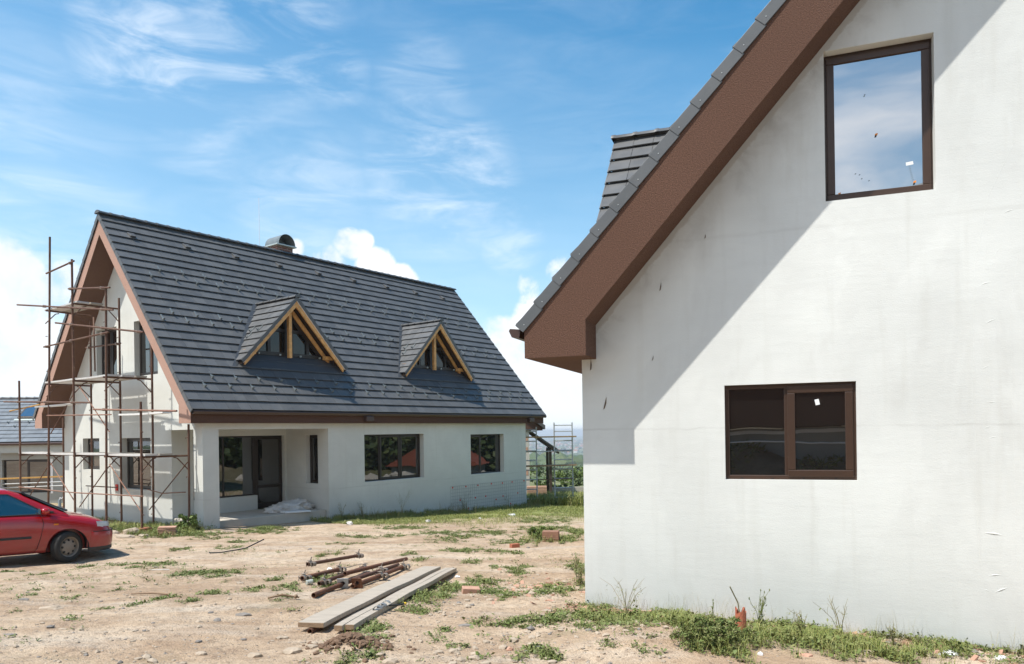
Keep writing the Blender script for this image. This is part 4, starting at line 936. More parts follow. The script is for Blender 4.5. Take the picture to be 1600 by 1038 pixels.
# ------------------------------------------------------------------ grass, weeds and gravel
PATCH=[ (-0.98,14.36,0.35,0.44,0.9,0.07),(0.73,17.6,0.4,1.34,1,0.22),(1.22,16.96,0.27,0.77,0.8,0.1),(-0.04,16.51,0.43,0.59,0.5,0.05),(-0.29,14.35,0.25,0.44,0.4,0.05),(0.09,13.71,0.12,0.3,0.6,0.05),(-0.67,12.6,0.15,0.26,0.7,0.06),(0.02,11.58,0.16,0.36,0.9,0.09),(-0.29,11.95,0.13,0.23,0.5,0.06),(0.2,12.19,0.11,0.24,0.6,0.06),(-0.43,10.59,0.24,0.36,0.9,0.09),(-0.59,9.92,0.19,0.32,0.8,0.09),(-0.91,10.03,0.16,0.43,0.9,0.12),(-1.17,8.97,0.16,0.43,0.9,0.14),(-1.1,9.42,0.12,0.33,0.9,0.1),(-1.16,8.36,0.1,0.23,0.7,0.09),(-0.91,9.19,0.14,0.27,0.8,0.1),(-0.28,9.66,0.25,0.3,0.8,0.08),(-0.03,9.32,0.2,0.28,0.7,0.08),(0.54,10.02,0.23,0.48,0.8,0.09),(0.34,9.51,0.17,0.29,0.6,0.07),(1.05,11.8,0.1,0.75,0.8,0.14),(0.95,10.19,0.07,0.44,0.8,0.14),(-1.43,7.28,0.17,0.26,0.9,0.1),(-1.5,7.01,0.1,0.16,0.8,0.08),(-1.23,6.88,0.08,0.13,0.7,0.08),(-1.29,6.43,0.1,0.18,0.8,0.1),(-1.41,6.21,0.11,0.17,0.6,0.1),(-1.02,8.11,0.13,0.21,0.5,0.07),(-0.67,7.37,0.1,0.15,0.5,0.06),(0.11,7.67,0.34,0.28,0.8,0.08),(-0.19,7.52,0.13,0.21,0.6,0.06),(-0.36,7.67,0.07,0.16,0.6,0.07),(0.45,7.91,0.18,0.33,0.9,0.1),(0.78,8.02,0.28,0.41,1.0,0.12),(1.08,7.93,0.32,0.4,1.0,0.14),(1.34,7.82,0.21,0.33,0.9,0.12),(0.84,7.39,0.23,0.29,0.7,0.08),(0.23,6.48,0.17,0.27,0.9,0.1),(0.18,6.66,0.09,0.19,0.8,0.09),(-0.55,6.8,0.06,0.12,0.7,0.08),(-0.76,7.01,0.09,0.11,0.5,0.06),(-0.36,6.36,0.08,0.11,0.5,0.06),(-1.96,13.73,0.1,0.3,0.8,0.07),(-1.6,12.61,0.11,0.26,0.7,0.06),(-2.82,10.8,0.23,0.38,0.8,0.09),(-2.53,10.2,0.14,0.28,0.6,0.06),(-2.84,9.06,0.06,0.18,0.8,0.09),(-3.16,10.16,0.18,0.22,0.7,0.06),(-3.0,9.83,0.12,0.21,0.5,0.05),(-3.58,10.82,0.11,0.26,0.7,0.08),(-3.55,10.05,0.16,0.22,0.5,0.05),(-3.55,9.69,0.14,0.2,0.5,0.05),(-4.0,9.64,0.17,0.2,0.8,0.06),(-3.92,8.9,0.17,0.17,0.6,0.05),(-4.44,9.08,0.14,0.18,0.6,0.05),(-4.3,9.22,0.13,0.19,0.6,0.05),(-5.13,11.42,0.27,0.31,0.7,0.06),(-4.85,11.6,0.23,0.31,0.7,0.06),(-4.49,11.2,0.16,0.29,0.7,0.06),(-4.59,11.72,0.21,0.24,0.5,0.05),(-4.56,8.78,0.16,0.17,0.4,0.05),(-4.75,8.5,0.09,0.12,0.5,0.05),(-5.71,9.41,0.1,0.15,0.4,0.04),(-6.31,9.45,0.09,0.16,0.4,0.05),(-4.8,7.85,0.07,0.1,0.5,0.05),(-5.29,10.02,0.13,0.18,0.3,0.05),(-7.52,12.96,0.21,0.19,0.5,0.05),(-7.03,13.0,0.29,0.2,0.5,0.05),(-6.27,12.96,0.39,0.3,0.5,0.05),(-6.43,12.49,0.2,0.2,0.5,0.05),(-7.02,15.5,0.23,0.22,0.7,0.06),(-6.13,15.48,0.29,0.23,0.4,0.05),(-6.94,17.15,0.37,0.29,0.5,0.06),(-6.53,18.57,0.65,0.54,0.6,0.08),(-6.17,16.3,0.32,0.26,0.6,0.06),(-6.53,19.52,0.38,0.61,0.7,0.1),(-7.41,17.75,0.41,0.31,0.6,0.08),(-8.47,12.36,0.19,0.18,0.4,0.04),(-7.81,12.01,0.19,0.19,0.4,0.04),(-5.83,8.61,0.05,0.12,0.4,0.04),(-10.51,19.16,0.24,1.93,1,0.25),(-10.3,19.56,0.34,1.62,1,0.25),(-9.42,19.16,0.37,1.15,1,0.25),(-8.5,18.09,0.41,0.81,0.9,0.2),(-8.59,19.54,0.41,1.21,1,0.3),(-8.6,20.39,0.25,1.79,1,0.3),(-7.96,17.77,0.47,0.46,0.8,0.12),(-4.13,21.76,0.76,0.76,0.7,0.08),(-3.74,17.65,0.46,0.33,0.5,0.05),(-2.97,17.64,0.4,0.33,0.4,0.05),(-1.96,18.32,0.55,0.54,0.5,0.05),(-2.82,19.89,0.7,0.43,0.6,0.06),(-1.27,17.62,0.46,0.5,0.5,0.05),(-1.48,16.53,0.38,0.44,0.4,0.05),(-0.69,18.67,0.65,0.75,0.7,0.06),(1.02,20.07,0.7,0.87,0.8,0.07),(1.63,19.03,0.27,0.98,0.8,0.08),(0.85,22.5,0.79,1.09,0.8,0.08),(-3.59,13.79,0.06,0.61,0.6,0.12),(-3.39,14.19,0.05,0.54,0.5,0.1),(-3.71,15.87,0.36,0.27,0.3,0.05),(1.66,7.04,0.17,0.49,1,0.2),(1.83,6.45,0.24,0.33,1,0.18),(2.26,6.88,0.26,0.32,1,0.2),(2.64,7.09,0.28,0.34,1,0.18),(2.9,6.98,0.28,0.4,1,0.2),(3.28,7.14,0.29,0.41,1,0.2),(3.47,6.91,0.29,0.34,0.9,0.2),(3.86,7.07,0.22,0.28,0.7,0.16),(4.19,7.1,0.21,0.22,0.5,0.14),(4.44,7.01,0.16,0.16,0.4,0.12),(1.5,7.29,0.16,0.29,0.7,0.12),(1.13,6.99,0.15,0.26,0.6,0.08),(1.08,6.32,0.11,0.17,0.4,0.07),(0.9,6.61,0.12,0.14,0.4,0.06) ]
LEAF = lambda name, a, b, c: mat(name, lambda t: (t.set(Base_Color=t.mix(t.rnd, t.mix(t.mapr(t.noise(t.O, 1.3, 3), .3, .7), a, b), c), Roughness=.6, Specular_IOR_Level=.3, Subsurface_Weight=0.)))
GRASS = LEAF('meadow_grass', (.135, .195, .028), (.205, .245, .048), (.36, .32, .13))
GRASS_D = LEAF('broad_weed_leaf', (.075, .125, .026), (.125, .165, .042), (.21, .21, .08))
DRY = LEAF('dry_stem', (.22, .19, .09), (.16, .16, .07), (.30, .25, .14))
TREE_A = LEAF('bush_leaf', (.065, .115, .024), (.12, .175, .038), (.17, .21, .06)); TREE_B = LEAF('tree_leaf', (.030, .060, .020), (.060, .095, .028), (.095, .120, .04))
def in_house(x, y):
    for H, u0, u1, v0, v1 in ((LH, .70, 14.95, 2.33, 9.7), (LH, 4.5, 14.95, .17, 9.7), (LH, .4, 4.6, .15, 2.4), (RH, .53, 9.7, .49, 13.2)):
        dx, dy = x-H.o.x, y-H.o.y; u = dx*H.c+dy*H.s; v = -dx*H.s+dy*H.c
        if u0 < u < u1 and v0 < v < v1: return True
    return False
def blades(name, pts, label, cat, material, wide=1.):
    """pts: arrays x,y,height -> one mesh of bent blades"""
    x, y, h = [np.asarray(a, float) for a in pts]; n = len(x); z = gh(x, y)-.01
    a = RNG.uniform(0, 2*np.pi, n); lean = RNG.uniform(.15, 1.0, n)*h; w = RNG.uniform(.5, 1.2, n)*(.0016+.010*h*.35)*wide*(1+np.clip((y-12)/8, 0, 2.4))
    dx, dy = np.cos(a), np.sin(a); px, py = -dy*w, dx*w
    v = np.zeros((n, 5, 3)); base = np.stack([x, y, z], 1)
    v[:, 0] = base+np.stack([px, py, 0*x], 1); v[:, 1] = base-np.stack([px, py, 0*x], 1)
    mid = base+np.stack([dx*lean*.35, dy*lean*.35, h*.6], 1); v[:, 2] = mid-np.stack([px, py, 0*x], 1)*.75; v[:, 3] = mid+np.stack([px, py, 0*x], 1)*.75
    v[:, 4] = base+np.stack([dx*lean, dy*lean, h*RNG.uniform(.75, 1.0, n)], 1)
    idx = (np.arange(n)*5)[:, None]; loops = np.concatenate([idx+np.array([[0, 1, 2, 3]]), idx+np.array([[3, 2, 4]])], 1).ravel().astype(np.int32)
    me = bpy.data.meshes.new(name); me.vertices.add(n*5); me.vertices.foreach_set('co', v.astype(np.float32).ravel())
    me.loops.add(len(loops)); me.loops.foreach_set('vertex_index', loops); me.polygons.add(2*n)
    st = np.stack([np.arange(n)*7, np.arange(n)*7+4], 1).ravel().astype(np.int32); me.polygons.foreach_set('loop_start', st)
    me.update(calc_edges=True); me.validate()
    at = me.attributes.new('rnd', 'FLOAT', 'FACE'); at.data.foreach_set('value', np.repeat(RNG.beta(1.3, 2.2, n), 2).astype(np.float32))
    me.materials.append(material); o = bpy.data.objects.new(name, me); COL.objects.link(o); return stuff(o, label, cat)
def leaves(name, pts, label, cat, material):
    """low leaf rosettes: small tilted leaves spread around each point"""
    x, y, h = [np.asarray(a, float) for a in pts]; k = 4; x, y, h = np.repeat(x, k), np.repeat(y, k), np.repeat(h, k); n = len(x)
    x = x+RNG.normal(0, .022, n); y = y+RNG.normal(0, .022, n); z = gh(x, y)+RNG.uniform(0, .55, n)*h
    a = RNG.uniform(0, 2*np.pi, n); tl = RNG.uniform(-.3, 1.1, n); L = np.clip(RNG.lognormal(-3.75, .4, n), .008, .06)*(1+2.*h); W = L*RNG.uniform(.16, .34, n)
    d = np.stack([np.cos(a)*np.cos(tl), np.sin(a)*np.cos(tl), np.sin(tl)], 1); w = np.stack([-np.sin(a), np.cos(a), RNG.normal(0, .35, n)], 1); c = np.stack([x, y, z], 1)
    v = np.zeros((n, 4, 3)); v[:, 0] = c; v[:, 1] = c+d*(L*.5)[:, None]+w*W[:, None]; v[:, 2] = c+d*L[:, None]-np.array([0, 0, 1])*(L*.2)[:, None]; v[:, 3] = c+d*(L*.5)[:, None]-w*W[:, None]
    me = bpy.data.meshes.new(name); me.vertices.add(n*4); me.vertices.foreach_set('co', v.astype(np.float32).ravel()); me.loops.add(n*4); me.loops.foreach_set('vertex_index', np.arange(n*4, dtype=np.int32))
    me.polygons.add(n); me.polygons.foreach_set('loop_start', np.arange(0, n*4, 4, dtype=np.int32)); me.update(calc_edges=True); me.validate()
    at = me.attributes.new('rnd', 'FLOAT', 'FACE'); at.data.foreach_set('value', RNG.beta(1.2, 1.9, n).astype(np.float32))
    me.materials.append(material); o = bpy.data.objects.new(name, me); COL.objects.link(o); return stuff(o, label, cat)
def scatter_grass():
    X, Y, H = [], [], []; BX, BY, BH = [], [], []
    def add(x, y, h, l=False):
        if in_house(x, y): return
        (BX if l else X).append(x); (BY if l else Y).append(y); (BH if l else H).append(h)
    for x, y, rx, ry, d, h in PATCH:
        near_ = x > 1.3 and y < 8; hh = h*(.72 if h < .12 else .8); ar = math.pi*rx*ry; n = int(min(2600, ar*d*(3000 if not near_ else 3400))+25*d)
        k = max(3, int(n/26)); cx = [(random.gauss(0, .55), random.gauss(0, .55)) for _ in range(k)]; h = hh
        for _ in range(n):
            c = random.choice(cx); s_ = .02+.05*random.random()**2
            gx, gy = x+c[0]*rx+random.gauss(0, s_), y+c[1]*ry+random.gauss(0, s_)
            add(gx, gy, h*(.25+1.1*random.random()**1.8), random.random() < (.28 if near_ else .5))
    # the strip of meadow along the foot of the far house and out towards the gap
    for _ in range(98000):
        u = random.uniform(3.8, 22); v = .17-abs(random.gauss(0, 1))*(1.5+max(0, u-5)*.26)
        p = LH.W(u, v, 0)
        g = float(vnoise(p.x, p.y, .9, 11))*.6+float(vnoise(p.x, p.y, .3, 12))*.4
        d = .17-v
        if g < .30+.07*d/(1+.08*u): continue
        add(p.x, p.y, (.07+.20*math.exp(-d/.35))*random.uniform(.4, 1.2), random.random() < .15)
    for _ in range(26000):   # open grass beyond the far corner
        x, y = random.uniform(-1.5, 9), random.uniform(20, 46)
        if vnoise(x, y, 1.4, 14) < .40: continue
        add(x, y, random.uniform(.05, .16)+(.25 if y > 31 and random.random() < .6 else 0), False)
    for _ in range(9000):    # rough grass by the mobile tower
        x, y = random.uniform(.7, 4.5), random.uniform(31.2, 35); add(x, y, random.uniform(.15, .65), False)
    for _ in range(6500):    # foot of the gable and the porch
        u = random.uniform(-1.5, .6); v = random.uniform(-.3, 9.); p = LH.W(u, v, 0)
        if vnoise(p.x, p.y, .6, 15) < .42: continue
        add(p.x, p.y, random.uniform(.06, .22), random.random() < .5)
    for _ in range(900):     # thin sprouts across the trodden yard
        x, y = random.uniform(-9, 2), random.uniform(6, 20); g = float(vnoise(x, y, 1.2, 16))
        if g < .60: continue
        for _ in range(random.randint(3, 16)): add(x+random.gauss(0, .06), y+random.gauss(0, .06), random.uniform(.015, .05), random.random() < .5)
    for _ in range(9000):    # along the near wall
        u = random.uniform(.5, 5.1); v = .49-abs(random.gauss(0, .35)); p = RH.W(u, v, 0); g = float(vnoise(p.x, p.y, .35, 17))
        if g < (.42 if u > 1.5 else .5): continue
        add(p.x, p.y, random.uniform(.03, .13), random.random() < .5)
    blades('grass', (X, Y, H), 'thin green and drying grass in tufts over the yard', 'grass', GRASS)
    leaves('ground_weeds', (BX, BY, BH), 'low broad leaved weeds between the grass tufts', 'weeds', GRASS_D)
scatter_grass()
def stalks():
    X, Y, H = [], [], []
    for _ in range(1500):
        u = random.uniform(.6, 5.1); v = .47-abs(random.gauss(0, .22)); p = RH.W(u, v, 0)
        if vnoise(p.x, p.y, .45, 61) < .5: continue
        X.append(p.x); Y.append(p.y); H.append(.08+.30*random.random()**2.2)
    for _ in range(2200):
        u = random.uniform(4.4, 15); v = .1-abs(random.gauss(0, .5)); p = LH.W(u, v, 0)
        if vnoise(p.x, p.y, .8, 62) < .5: continue
        X.append(p.x); Y.append(p.y); H.append(.12+.45*random.random()**2.2)
    blades('dry_stalks', (X, Y, H), 'thin dry stalks standing up through the weeds along both walls', 'dry grass', DRY, .45)
stalks()

def gravel():
    mbs = [MB(), MB()]
    for _ in range(3000):
        t = random.random()
        if t < .5: x, y = random.uniform(-7, 2), 5.6+random.expovariate(.35)
        elif t < .8: x = random.gauss(.2, 1.0); y = random.gauss(8.6, 1.5)
        else:
            p = RH.W(random.uniform(.6, 5), .45-abs(random.gauss(0, .3)), 0); x, y = p.x, p.y
        if y > 16 or y < 5.4 or in_house(x, y): continue
        if t < .8 and vnoise(x, y, .8, 21) < .40: continue
        s = min(.045, .006+random.expovariate(110)); m = mbs[0 if random.random() < .88 else 1]; m.r = random.random()
        m.rock((x, y, float(gh(x, y))+s*.15), s*random.uniform(.8, 1.5), s, s*random.uniform(.4, .8), 1 if s > .02 else 1, .3, random.uniform(0, 3))
    stuff(mbs[0].build('gravel', STONE), 'small pale stones strewn over the dry earth', 'gravel'); stuff(mbs[1].build('rubble_chips', STONE_G), 'small dark stone chips strewn over the dry earth', 'rubble chips')
    m = MB()
    for _ in range(420):     # broken brick and tile along the near wall and its corner
        if random.random() < .45: p = RH.W(random.uniform(.3, 1.9), .45-abs(random.gauss(0, .35)), 0)
        elif random.random() < .7: p = RH.W(random.uniform(1.9, 5.1), .46-abs(random.gauss(0, .25)), 0)
        else: p = Vector((random.gauss(.55, .5), random.gauss(9.9, .7), 0))
        if in_house(p.x, p.y): continue
        s = random.uniform(.012, .05); a = random.uniform(0, 3.1); ti = random.gauss(0, .3); m.r = random.random()
        ax = Vector((math.cos(a), math.sin(a), ti))*s*random.uniform(1, 2); ay = Vector((-math.sin(a), math.cos(a), random.gauss(0, .25)))*s; m.obox(gp(p.x, p.y, s*.1), ax, ay, Vector((0, 0, s*random.uniform(.3, .6))))
    stuff(m.build('brick_rubble', BRICK_P), 'broken orange brick and tile chips at the foot of the near wall', 'rubble')
gravel()

def weed(x, y, h, label, n=9, seed_heads=False, spread=.5, leafy=1.):
    o = thing('weed', label, 'weed', gp(x, y)); s = MB(); l = MB()
    for i in range(n):
        a = random.uniform(0, 6.28); L = h*random.uniform(.55, 1.); b = random.uniform(.05, spread)*L; p = [Vector((math.cos(a)*b*t*t+random.gauss(0, .008), math.sin(a)*b*t*t+random.gauss(0, .008), L*t)) for t in (0, .3, .55, .8, 1)]
        s.r = random.random(); s.path(p, [.004, .0035, .003, .0025, .0015], 4)
        for k in range(int(7*leafy)):
            t = random.uniform(.1, .85); q = p[0].lerp(p[-1], t); q.z = L*t; d = Vector((random.gauss(0, 1), random.gauss(0, 1), random.uniform(.0, .8))).normalized(); w = d.cross(Vector((0, 0, 1))).normalized(); e = random.uniform(.02, .05)
            l.r = random.random(); l.poly([q, q+d*e*.5+w*e*.22, q+d*e, q+d*e*.5-w*e*.22])
        for k in range(2):
            t = random.uniform(.5, .85); q = p[2].lerp(p[4], (t-.5)/.5); d = Vector((random.gauss(0, 1), random.gauss(0, 1), 1.2)).normalized(); s.path([q, q+d*L*.12, q+d*L*.2], [.002, .0015, .001], 4)
        if seed_heads: s.rock(p[-1], .006, .006, .016, 1, .1)
    s.build('stem', DRY if not seed_heads else GRASS_D, o); 
    if l.V: l.build('leaves', GRASS_D, o, recalc=False)
for x, y, h, lb, n, sh, sp, lf in ((1.22, 7.95, .50, 'tall thin branching weed against the near wall close to its left corner', 8, False, .8, .8), (2.56, 7.66, .42, 'weed with brown seed heads behind the broken clay pipe', 9, True, .45, 1.), (3.30, 7.42, .45, 'tall sparse weed against the wall below the window', 6, False, .8, .6), (3.80, 7.35, .24, 'short green weed at the wall foot towards the right edge', 7, False, .6, 1.2),
        (2.10, 7.75, .24, 'small upright weed just left of the broken clay pipe', 4, True, .3, .6), (2.86, 7.3, .30, 'leafy green weed right of the broken clay pipe', 9, False, .5, 1.6), (.93, 10.3, .34, 'leafy weed at the left corner of the near wall', 12, False, .5, 1.8), (.98, 11.6, .30, 'bushy weed further back beside the corner of the near wall', 10, False, .5, 1.8)):
    weed(x, y, h, lb, n, sh, sp, lf)
for u, v, h, lb, n in ((5.75, .0, .75, 'dry spiky weed at the foot of the far house under the large window', 10), (7.4, -.1, .95, 'tall branching weed between the two front windows of the far house', 8), (10.6, -.1, .8, 'pale weed in front of the reinforcing mesh', 8), (4.9, .0, .6, 'dark thistle at the porch corner of the far house', 9), (13.4, .0, .8, 'thin weed under the small window near the far corner', 6)):
    p = LH.W(u, v, 0); weed(p.x, p.y, h, lb, n, False, .5, 1.5)

def shrub(name, label, cat, p, rx, ry, h, n, leaf, lsz, trunk=None, group=None, dense=1.):
    o = thing(name, label, cat, p, 0, group); s = MB(); L = MB()
    if trunk: s.path([(0, 0, -.1), (random.gauss(0, .05), random.gauss(0, .05), trunk*.6), (0, 0, trunk)], [.05*h/3, .04*h/3, .03*h/3], 7)
    base = trunk or 0; cl = []
    nc = max(9, int(n/70))
    for i in range(nc):
        while True:
            q = Vector((random.uniform(-1, 1), random.uniform(-1, 1), random.uniform(-1, 1)))
            if q.length < 1: break
        k = .62+.38*random.random(); q = Vector((q.x*rx*k, q.y*ry*k, base*.55+(h-base*.55)*(.5+.5*q.z*k))); cl.append((q, random.uniform(.16, .34)*min(rx, h*.5)))
        s.path([(0, 0, base*.7), (q.x*.45, q.y*.45, base*.6+(q.z-base*.6)*.6), tuple(q)], [.014*h/2, .009*h/2, .004*h/2], 5)
    for q, r in cl:
        for k in range(int(n/nc)):
            d = Vector((random.gauss(0, 1), random.gauss(0, 1), random.gauss(0, .8))); c = q+d*r*.55; c.z = max(c.z, .02)
            a = Vector((random.gauss(0, 1), random.gauss(0, 1), random.gauss(0, .7))).normalized(); w = a.orthogonal().normalized(); w.rotate(Matrix.Rotation(random.uniform(0, 6.28), 3, a)); e = lsz*random.uniform(.6, 1.4)
            L.r = random.random()**1.5; L.poly([c-a*e*.5, c+w*e*.28, c+a*e*.5, c-w*e*.28])
    s.build('trunk' if trunk else 'stems', WOOD_D, o); L.build('crown' if trunk else 'foliage', leaf, o, recalc=False); return o
random.seed(21)
shrub('shrub', 'dense low grey green shrub in front of the broken clay pipe', 'shrub', gp(1.78, 6.62), .46, .34, .25, 5200, GRASS_D, .026)
shrub('shrub', 'small dark thistle bush beside the porch pillar', 'shrub', gp(LH.W(-.15, .05, 0).x, LH.W(-.15, .05, 0).y), .45, .35, .50, 900, TREE_A, .07)
shrub('shrub', 'green weed bush beside the hollow clay block', 'shrub', gp(.66, 17.0), .45, .4, .34, 1100, TREE_A, .05)
# bushes and young trees beyond the low concrete wall
def gpt(px, d): 
    x = (px-800)/F_*d; return gp(x, d)
for i, (px, d, rx, h, tr, lf, lb) in enumerate(((846, 62, 2.2, 1.9, 0, TREE_B, 'dark low bush beyond the concrete wall, leftmost of the row'), (862, 55, 1.8, 1.5, 0, TREE_A, 'light green bush behind the middle of the mobile tower'), (876, 70, 2.4, 2.6, .7, TREE_B, 'dark round young tree seen through the mobile tower'), (889, 60, 2.0, 2.6, .7, TREE_A, 'bright green young tree right of the mobile tower'),
        (904, 66, 2.6, 3.0, .8, TREE_A, 'tall bright green young tree close to the near wall'), (918, 58, 2.4, 2.6, .7, TREE_B, 'dark green young tree partly behind the near wall'), (884, 50, 1.6, .9, 0, TREE_A, 'low spreading bush just over the concrete wall'), (905, 51, 2.0, 1.2, 0, TREE_B, 'low dark bush over the concrete wall beside the near house'), (855, 85, 3.0, 3.2, 1., TREE_B, 'hazy round tree further down the slope'), (930, 80, 3.2, 4.0, 1.2, TREE_B, 'tree down the slope hidden by the near house'), (838, 90, 3.0, 3.2, 1., TREE_A, 'light green tree down the slope behind the lean to'))):
    shrub('young_tree' if tr else 'bush', lb, 'tree' if tr else 'bush', gpt(px, d), rx, rx, h*.62, 1000, lf, .20, tr*.6 if tr else None, group='bushes and young trees beyond the low wall')
random.seed(5)

# ------------------------------------------------------------------ things lying in the yard
def plank(a, b, w, th, label, crack=False):
    a, b = Vector(a), Vector(b); L = (b-a).length; m = MB(); n = 16
    if crack: strips = ((-.5, .02, .012), (.035, .5, 0.))
    else: strips = ((-.5, .5, 0.),)
    for s0, s1, dl in strips:
        m.r = random.random()*.5; rings = []
        for k in range(n+1):
            t = k/n; x = -L/2+L*t+(dl*4 if k == 0 else 0); wob = .004*math.sin(t*9+s0*3); z = .012*math.sin(t*3.1)+.004*math.sin(t*17)
            rings.append([m.v((x, w*s0+wob, z)), m.v((x, w*s1+wob, z)), m.v((x, w*s1+wob, z+th)), m.v((x, w*s0+wob, z+th))])
        for r0, r1 in zip(rings, rings[1:]):
            for j in range(4): m.f((r0[j], r0[(j+1) % 4], r1[(j+1) % 4], r1[j]))
        m.m = 1; m.f(rings[0]); m.f(list(reversed(rings[-1]))); m.m = 0
    o = m.build('plank', [WOOD_W, WOOD_E], bevel=.005); o.location = (a+b)/2; d = b-a
    o.rotation_euler = (0, -math.asin(d.z/L), math.atan2(d.y, d.x)); return tag(o, label, 'plank', 'weathered planks on the ground')
plank((-2.03, 7.26, -1.915), (-1.27, 11.40, -2.125), .275, .05, 'broad weathered grey plank lying on the earth, left of the pair')
plank((-1.69, 7.19, -1.935), (-.98, 11.40, -2.155), .185, .055, 'narrow cracked weathered plank lying right of the broad one', True)
m = MB(); m.tube((0, -.13, 0), (0, .10, 0), .030, 10, hollow=.8); o = m.build('bearer_tube', RUST_O, smooth=True, auto=40); o.location = gp(-1.99, 7.36, .022); o.rotation_euler = (0, 0, -.3); tag(o, 'rusty tube end lying crosswise under the near end of the broad plank', 'tube')

def prop(a, b, r, label, clamps=(), matl=RUST_O, name='steel_tube'):
    a, b = Vector(a), Vector(b); c = (a+b)/2; o = thing(name, label, 'steel tube', c, 0, 'rusty tubes in the pile')
    m = MB(); m.tube(a-c, b-c, r, 14, hollow=.82); m.build('tube', matl, o, smooth=True, auto=40); d = (b-a).normalized()
    for t, big in clamps:
        q = (a-c).lerp(b-c, t); k = MB(); k.lathe(q-d*.035, d, [(0, r*1.02), (0, r*1.42), (.07, r*1.42), (.07, r*1.02)], 12)
        w = d.cross(Vector((0, 0, 1))).normalized(); u = w.cross(d)
        for s_, v in ((1, w), (-1, w), (1, u)):
            k.obox(q+v*s_*r*1.7, d*.05, v*r*1.0, v.cross(d)*.018); k.tube(q+v*s_*r*1.9-d*.03+v.cross(d)*.03, q+v*s_*r*1.9-d*.03-v.cross(d)*.045, .008, 6)
        if big: k.tube(q+u*r*1.5, q+u*r*1.5+(u+w*.4)*.07, .009, 6); k.lathe(q+w*r*2.6, d, [(-.03, r*1.0), (-.03, r*1.3), (.03, r*1.3), (.03, r)], 10)
        k.build('clamp', CLAMP, o, bevel=.003)
    return o
G = lambda x, y, dz: tuple(gp(x, y, dz))
prop(G(-3.22, 11.4, .16), G(-2.60, 12.5, .15), .028, 'grey brown tube with a coupler at each end, propped on the back of the pile', ((.05, True), (.93, True)), RUST)
prop(G(-3.03, 10.45, .06), G(-2.72, 11.55, .06), .032, 'short rusty tube at the left end of the pile', ((.04, True), (.92, True)))
prop(G(-2.68, 10.05, .05), G(-2.34, 11.55, .07), .030, 'dull brown tube beneath the long orange tube', ((.08, True), (.96, False)), RUST)
prop(G(-2.44, 10.55, .13), G(-1.80, 12.25, .09), .031, 'long clean orange rusty tube on top of the pile', ())
prop(G(-2.52, 9.18, .04), G(-2.17, 10.9, .06), .033, 'thick rusty tube pointing at the camera, nearest of the pile', ())
prop(G(-2.27, 10.0, .10), G(-1.86, 11.75, .06), .029, 'dark rusty tube in the middle of the pile', ((.62, True),), RUST)
prop(G(-2.20, 9.95, .04), G(-1.74, 11.6, .05), .031, 'rusty tube at the right side of the pile, beside the broad plank', ((.5, True), (.97, True)))
def base_plate(p, rz, matl, label):
    o = thing('base_plate', label, 'base plate', p, rz, 'steel base plates by the tubes'); K = 14
    P = lambda x, z: (x, 0, z); m = MB(); hole = [(.032*math.cos(2*math.pi*j/K), .032*math.sin(2*math.pi*j/K)+.075) for j in range(K)]
    m.sheet([[P(-.075, 0), P(.075, 0), P(.075, .15), P(-.075, .15)], [P(x, z) for x, z in hole]], (0, .008, 0)); m.build('plate', matl, o)
    q = MB(); q.lathe((0, .008, .075), (0, 1, 0), [(0, .030), (.09, .030), (.09, .025), (0, .025)], 14); q.build('socket', RUST_O, o); o.rotation_euler = (.35, 0, rz); return o
base_plate(gp(-2.34, 9.98, .01), .25, GALV, 'pale steel base plate with a round hole, standing against the tubes'); base_plate(gp(-2.14, 10.0, .01), -.2, RUST_O, 'brown rusty base plate beside the pale one')
m = MB(); m.lathe((0, 0, 0), (1, 0, 0), [(0, .028), (.004, .034), (.09, .038), (.092, .034), (.006, .030), (.006, .0005)], 18); o = m.build('plastic_cup', mat('frosted_plastic', lambda t: t.set(Base_Color=(.66, .68, .62), Roughness=.25, Transmission_Weight=.5, IOR=1.3)), smooth=True, auto=40)
o.location = gp(-2.90, 10.2, .036); o.rotation_euler = (0, 0, .7); tag(o, 'empty frosted plastic cup lying left of the tube pile', 'cup')
# bent sheet clips on the narrow plank
BRKT = rust('bracket_steel', (.20, .20, .20), (.30, .30, .29), .35, 6.)
def clip():
    o = thing('gutter_bracket', 'bundle of shiny bent steel brackets resting against the narrow plank', 'bracket', gp(-1.46, 8.02, .055), 1.35)
    for k in range(3):
        m = MB(); pr = [(.055*math.cos(a), .055*math.sin(a)) for a in np.linspace(-.4, 2.6, 9)]
        a = [(-.10+.115*k+.01*j, x*1.0, z+.02+.012*k) for j, (x, z) in enumerate([])]
        for (x0, z0), (x1, z1) in zip(pr, pr[1:]): m.hexa([(-.12+.12*k, x0, z0), (-.07+.12*k, x0, z0), (-.07+.12*k, x1, z1), (-.12+.12*k, x1, z1), (-.12+.12*k, x0*.95, z0*.95), (-.07+.12*k, x0*.95, z0*.95), (-.07+.12*k, x1*.95, z1*.95), (-.12+.12*k, x1*.95, z1*.95)])
        m.build('curved_strap', BRKT, o, bevel=.002)
    m = MB(); m.obox((.02, .03, .0), (.36, .03, .0), (-.006, .05, 0), (0, 0, .008)); m.build('flat_strap', BRKT, o); 
    m = MB(); m.path([(.15, -.03, .0), (.30, -.07, -.03), (.44, -.10, -.045)], .011, 8); m.build('handle', TRIMB, o); m = MB(); m.rock((.45, -.10, -.045), .035, .02, .016, 1, .1); m.build('handle_tip', YELLOW, o)
clip()
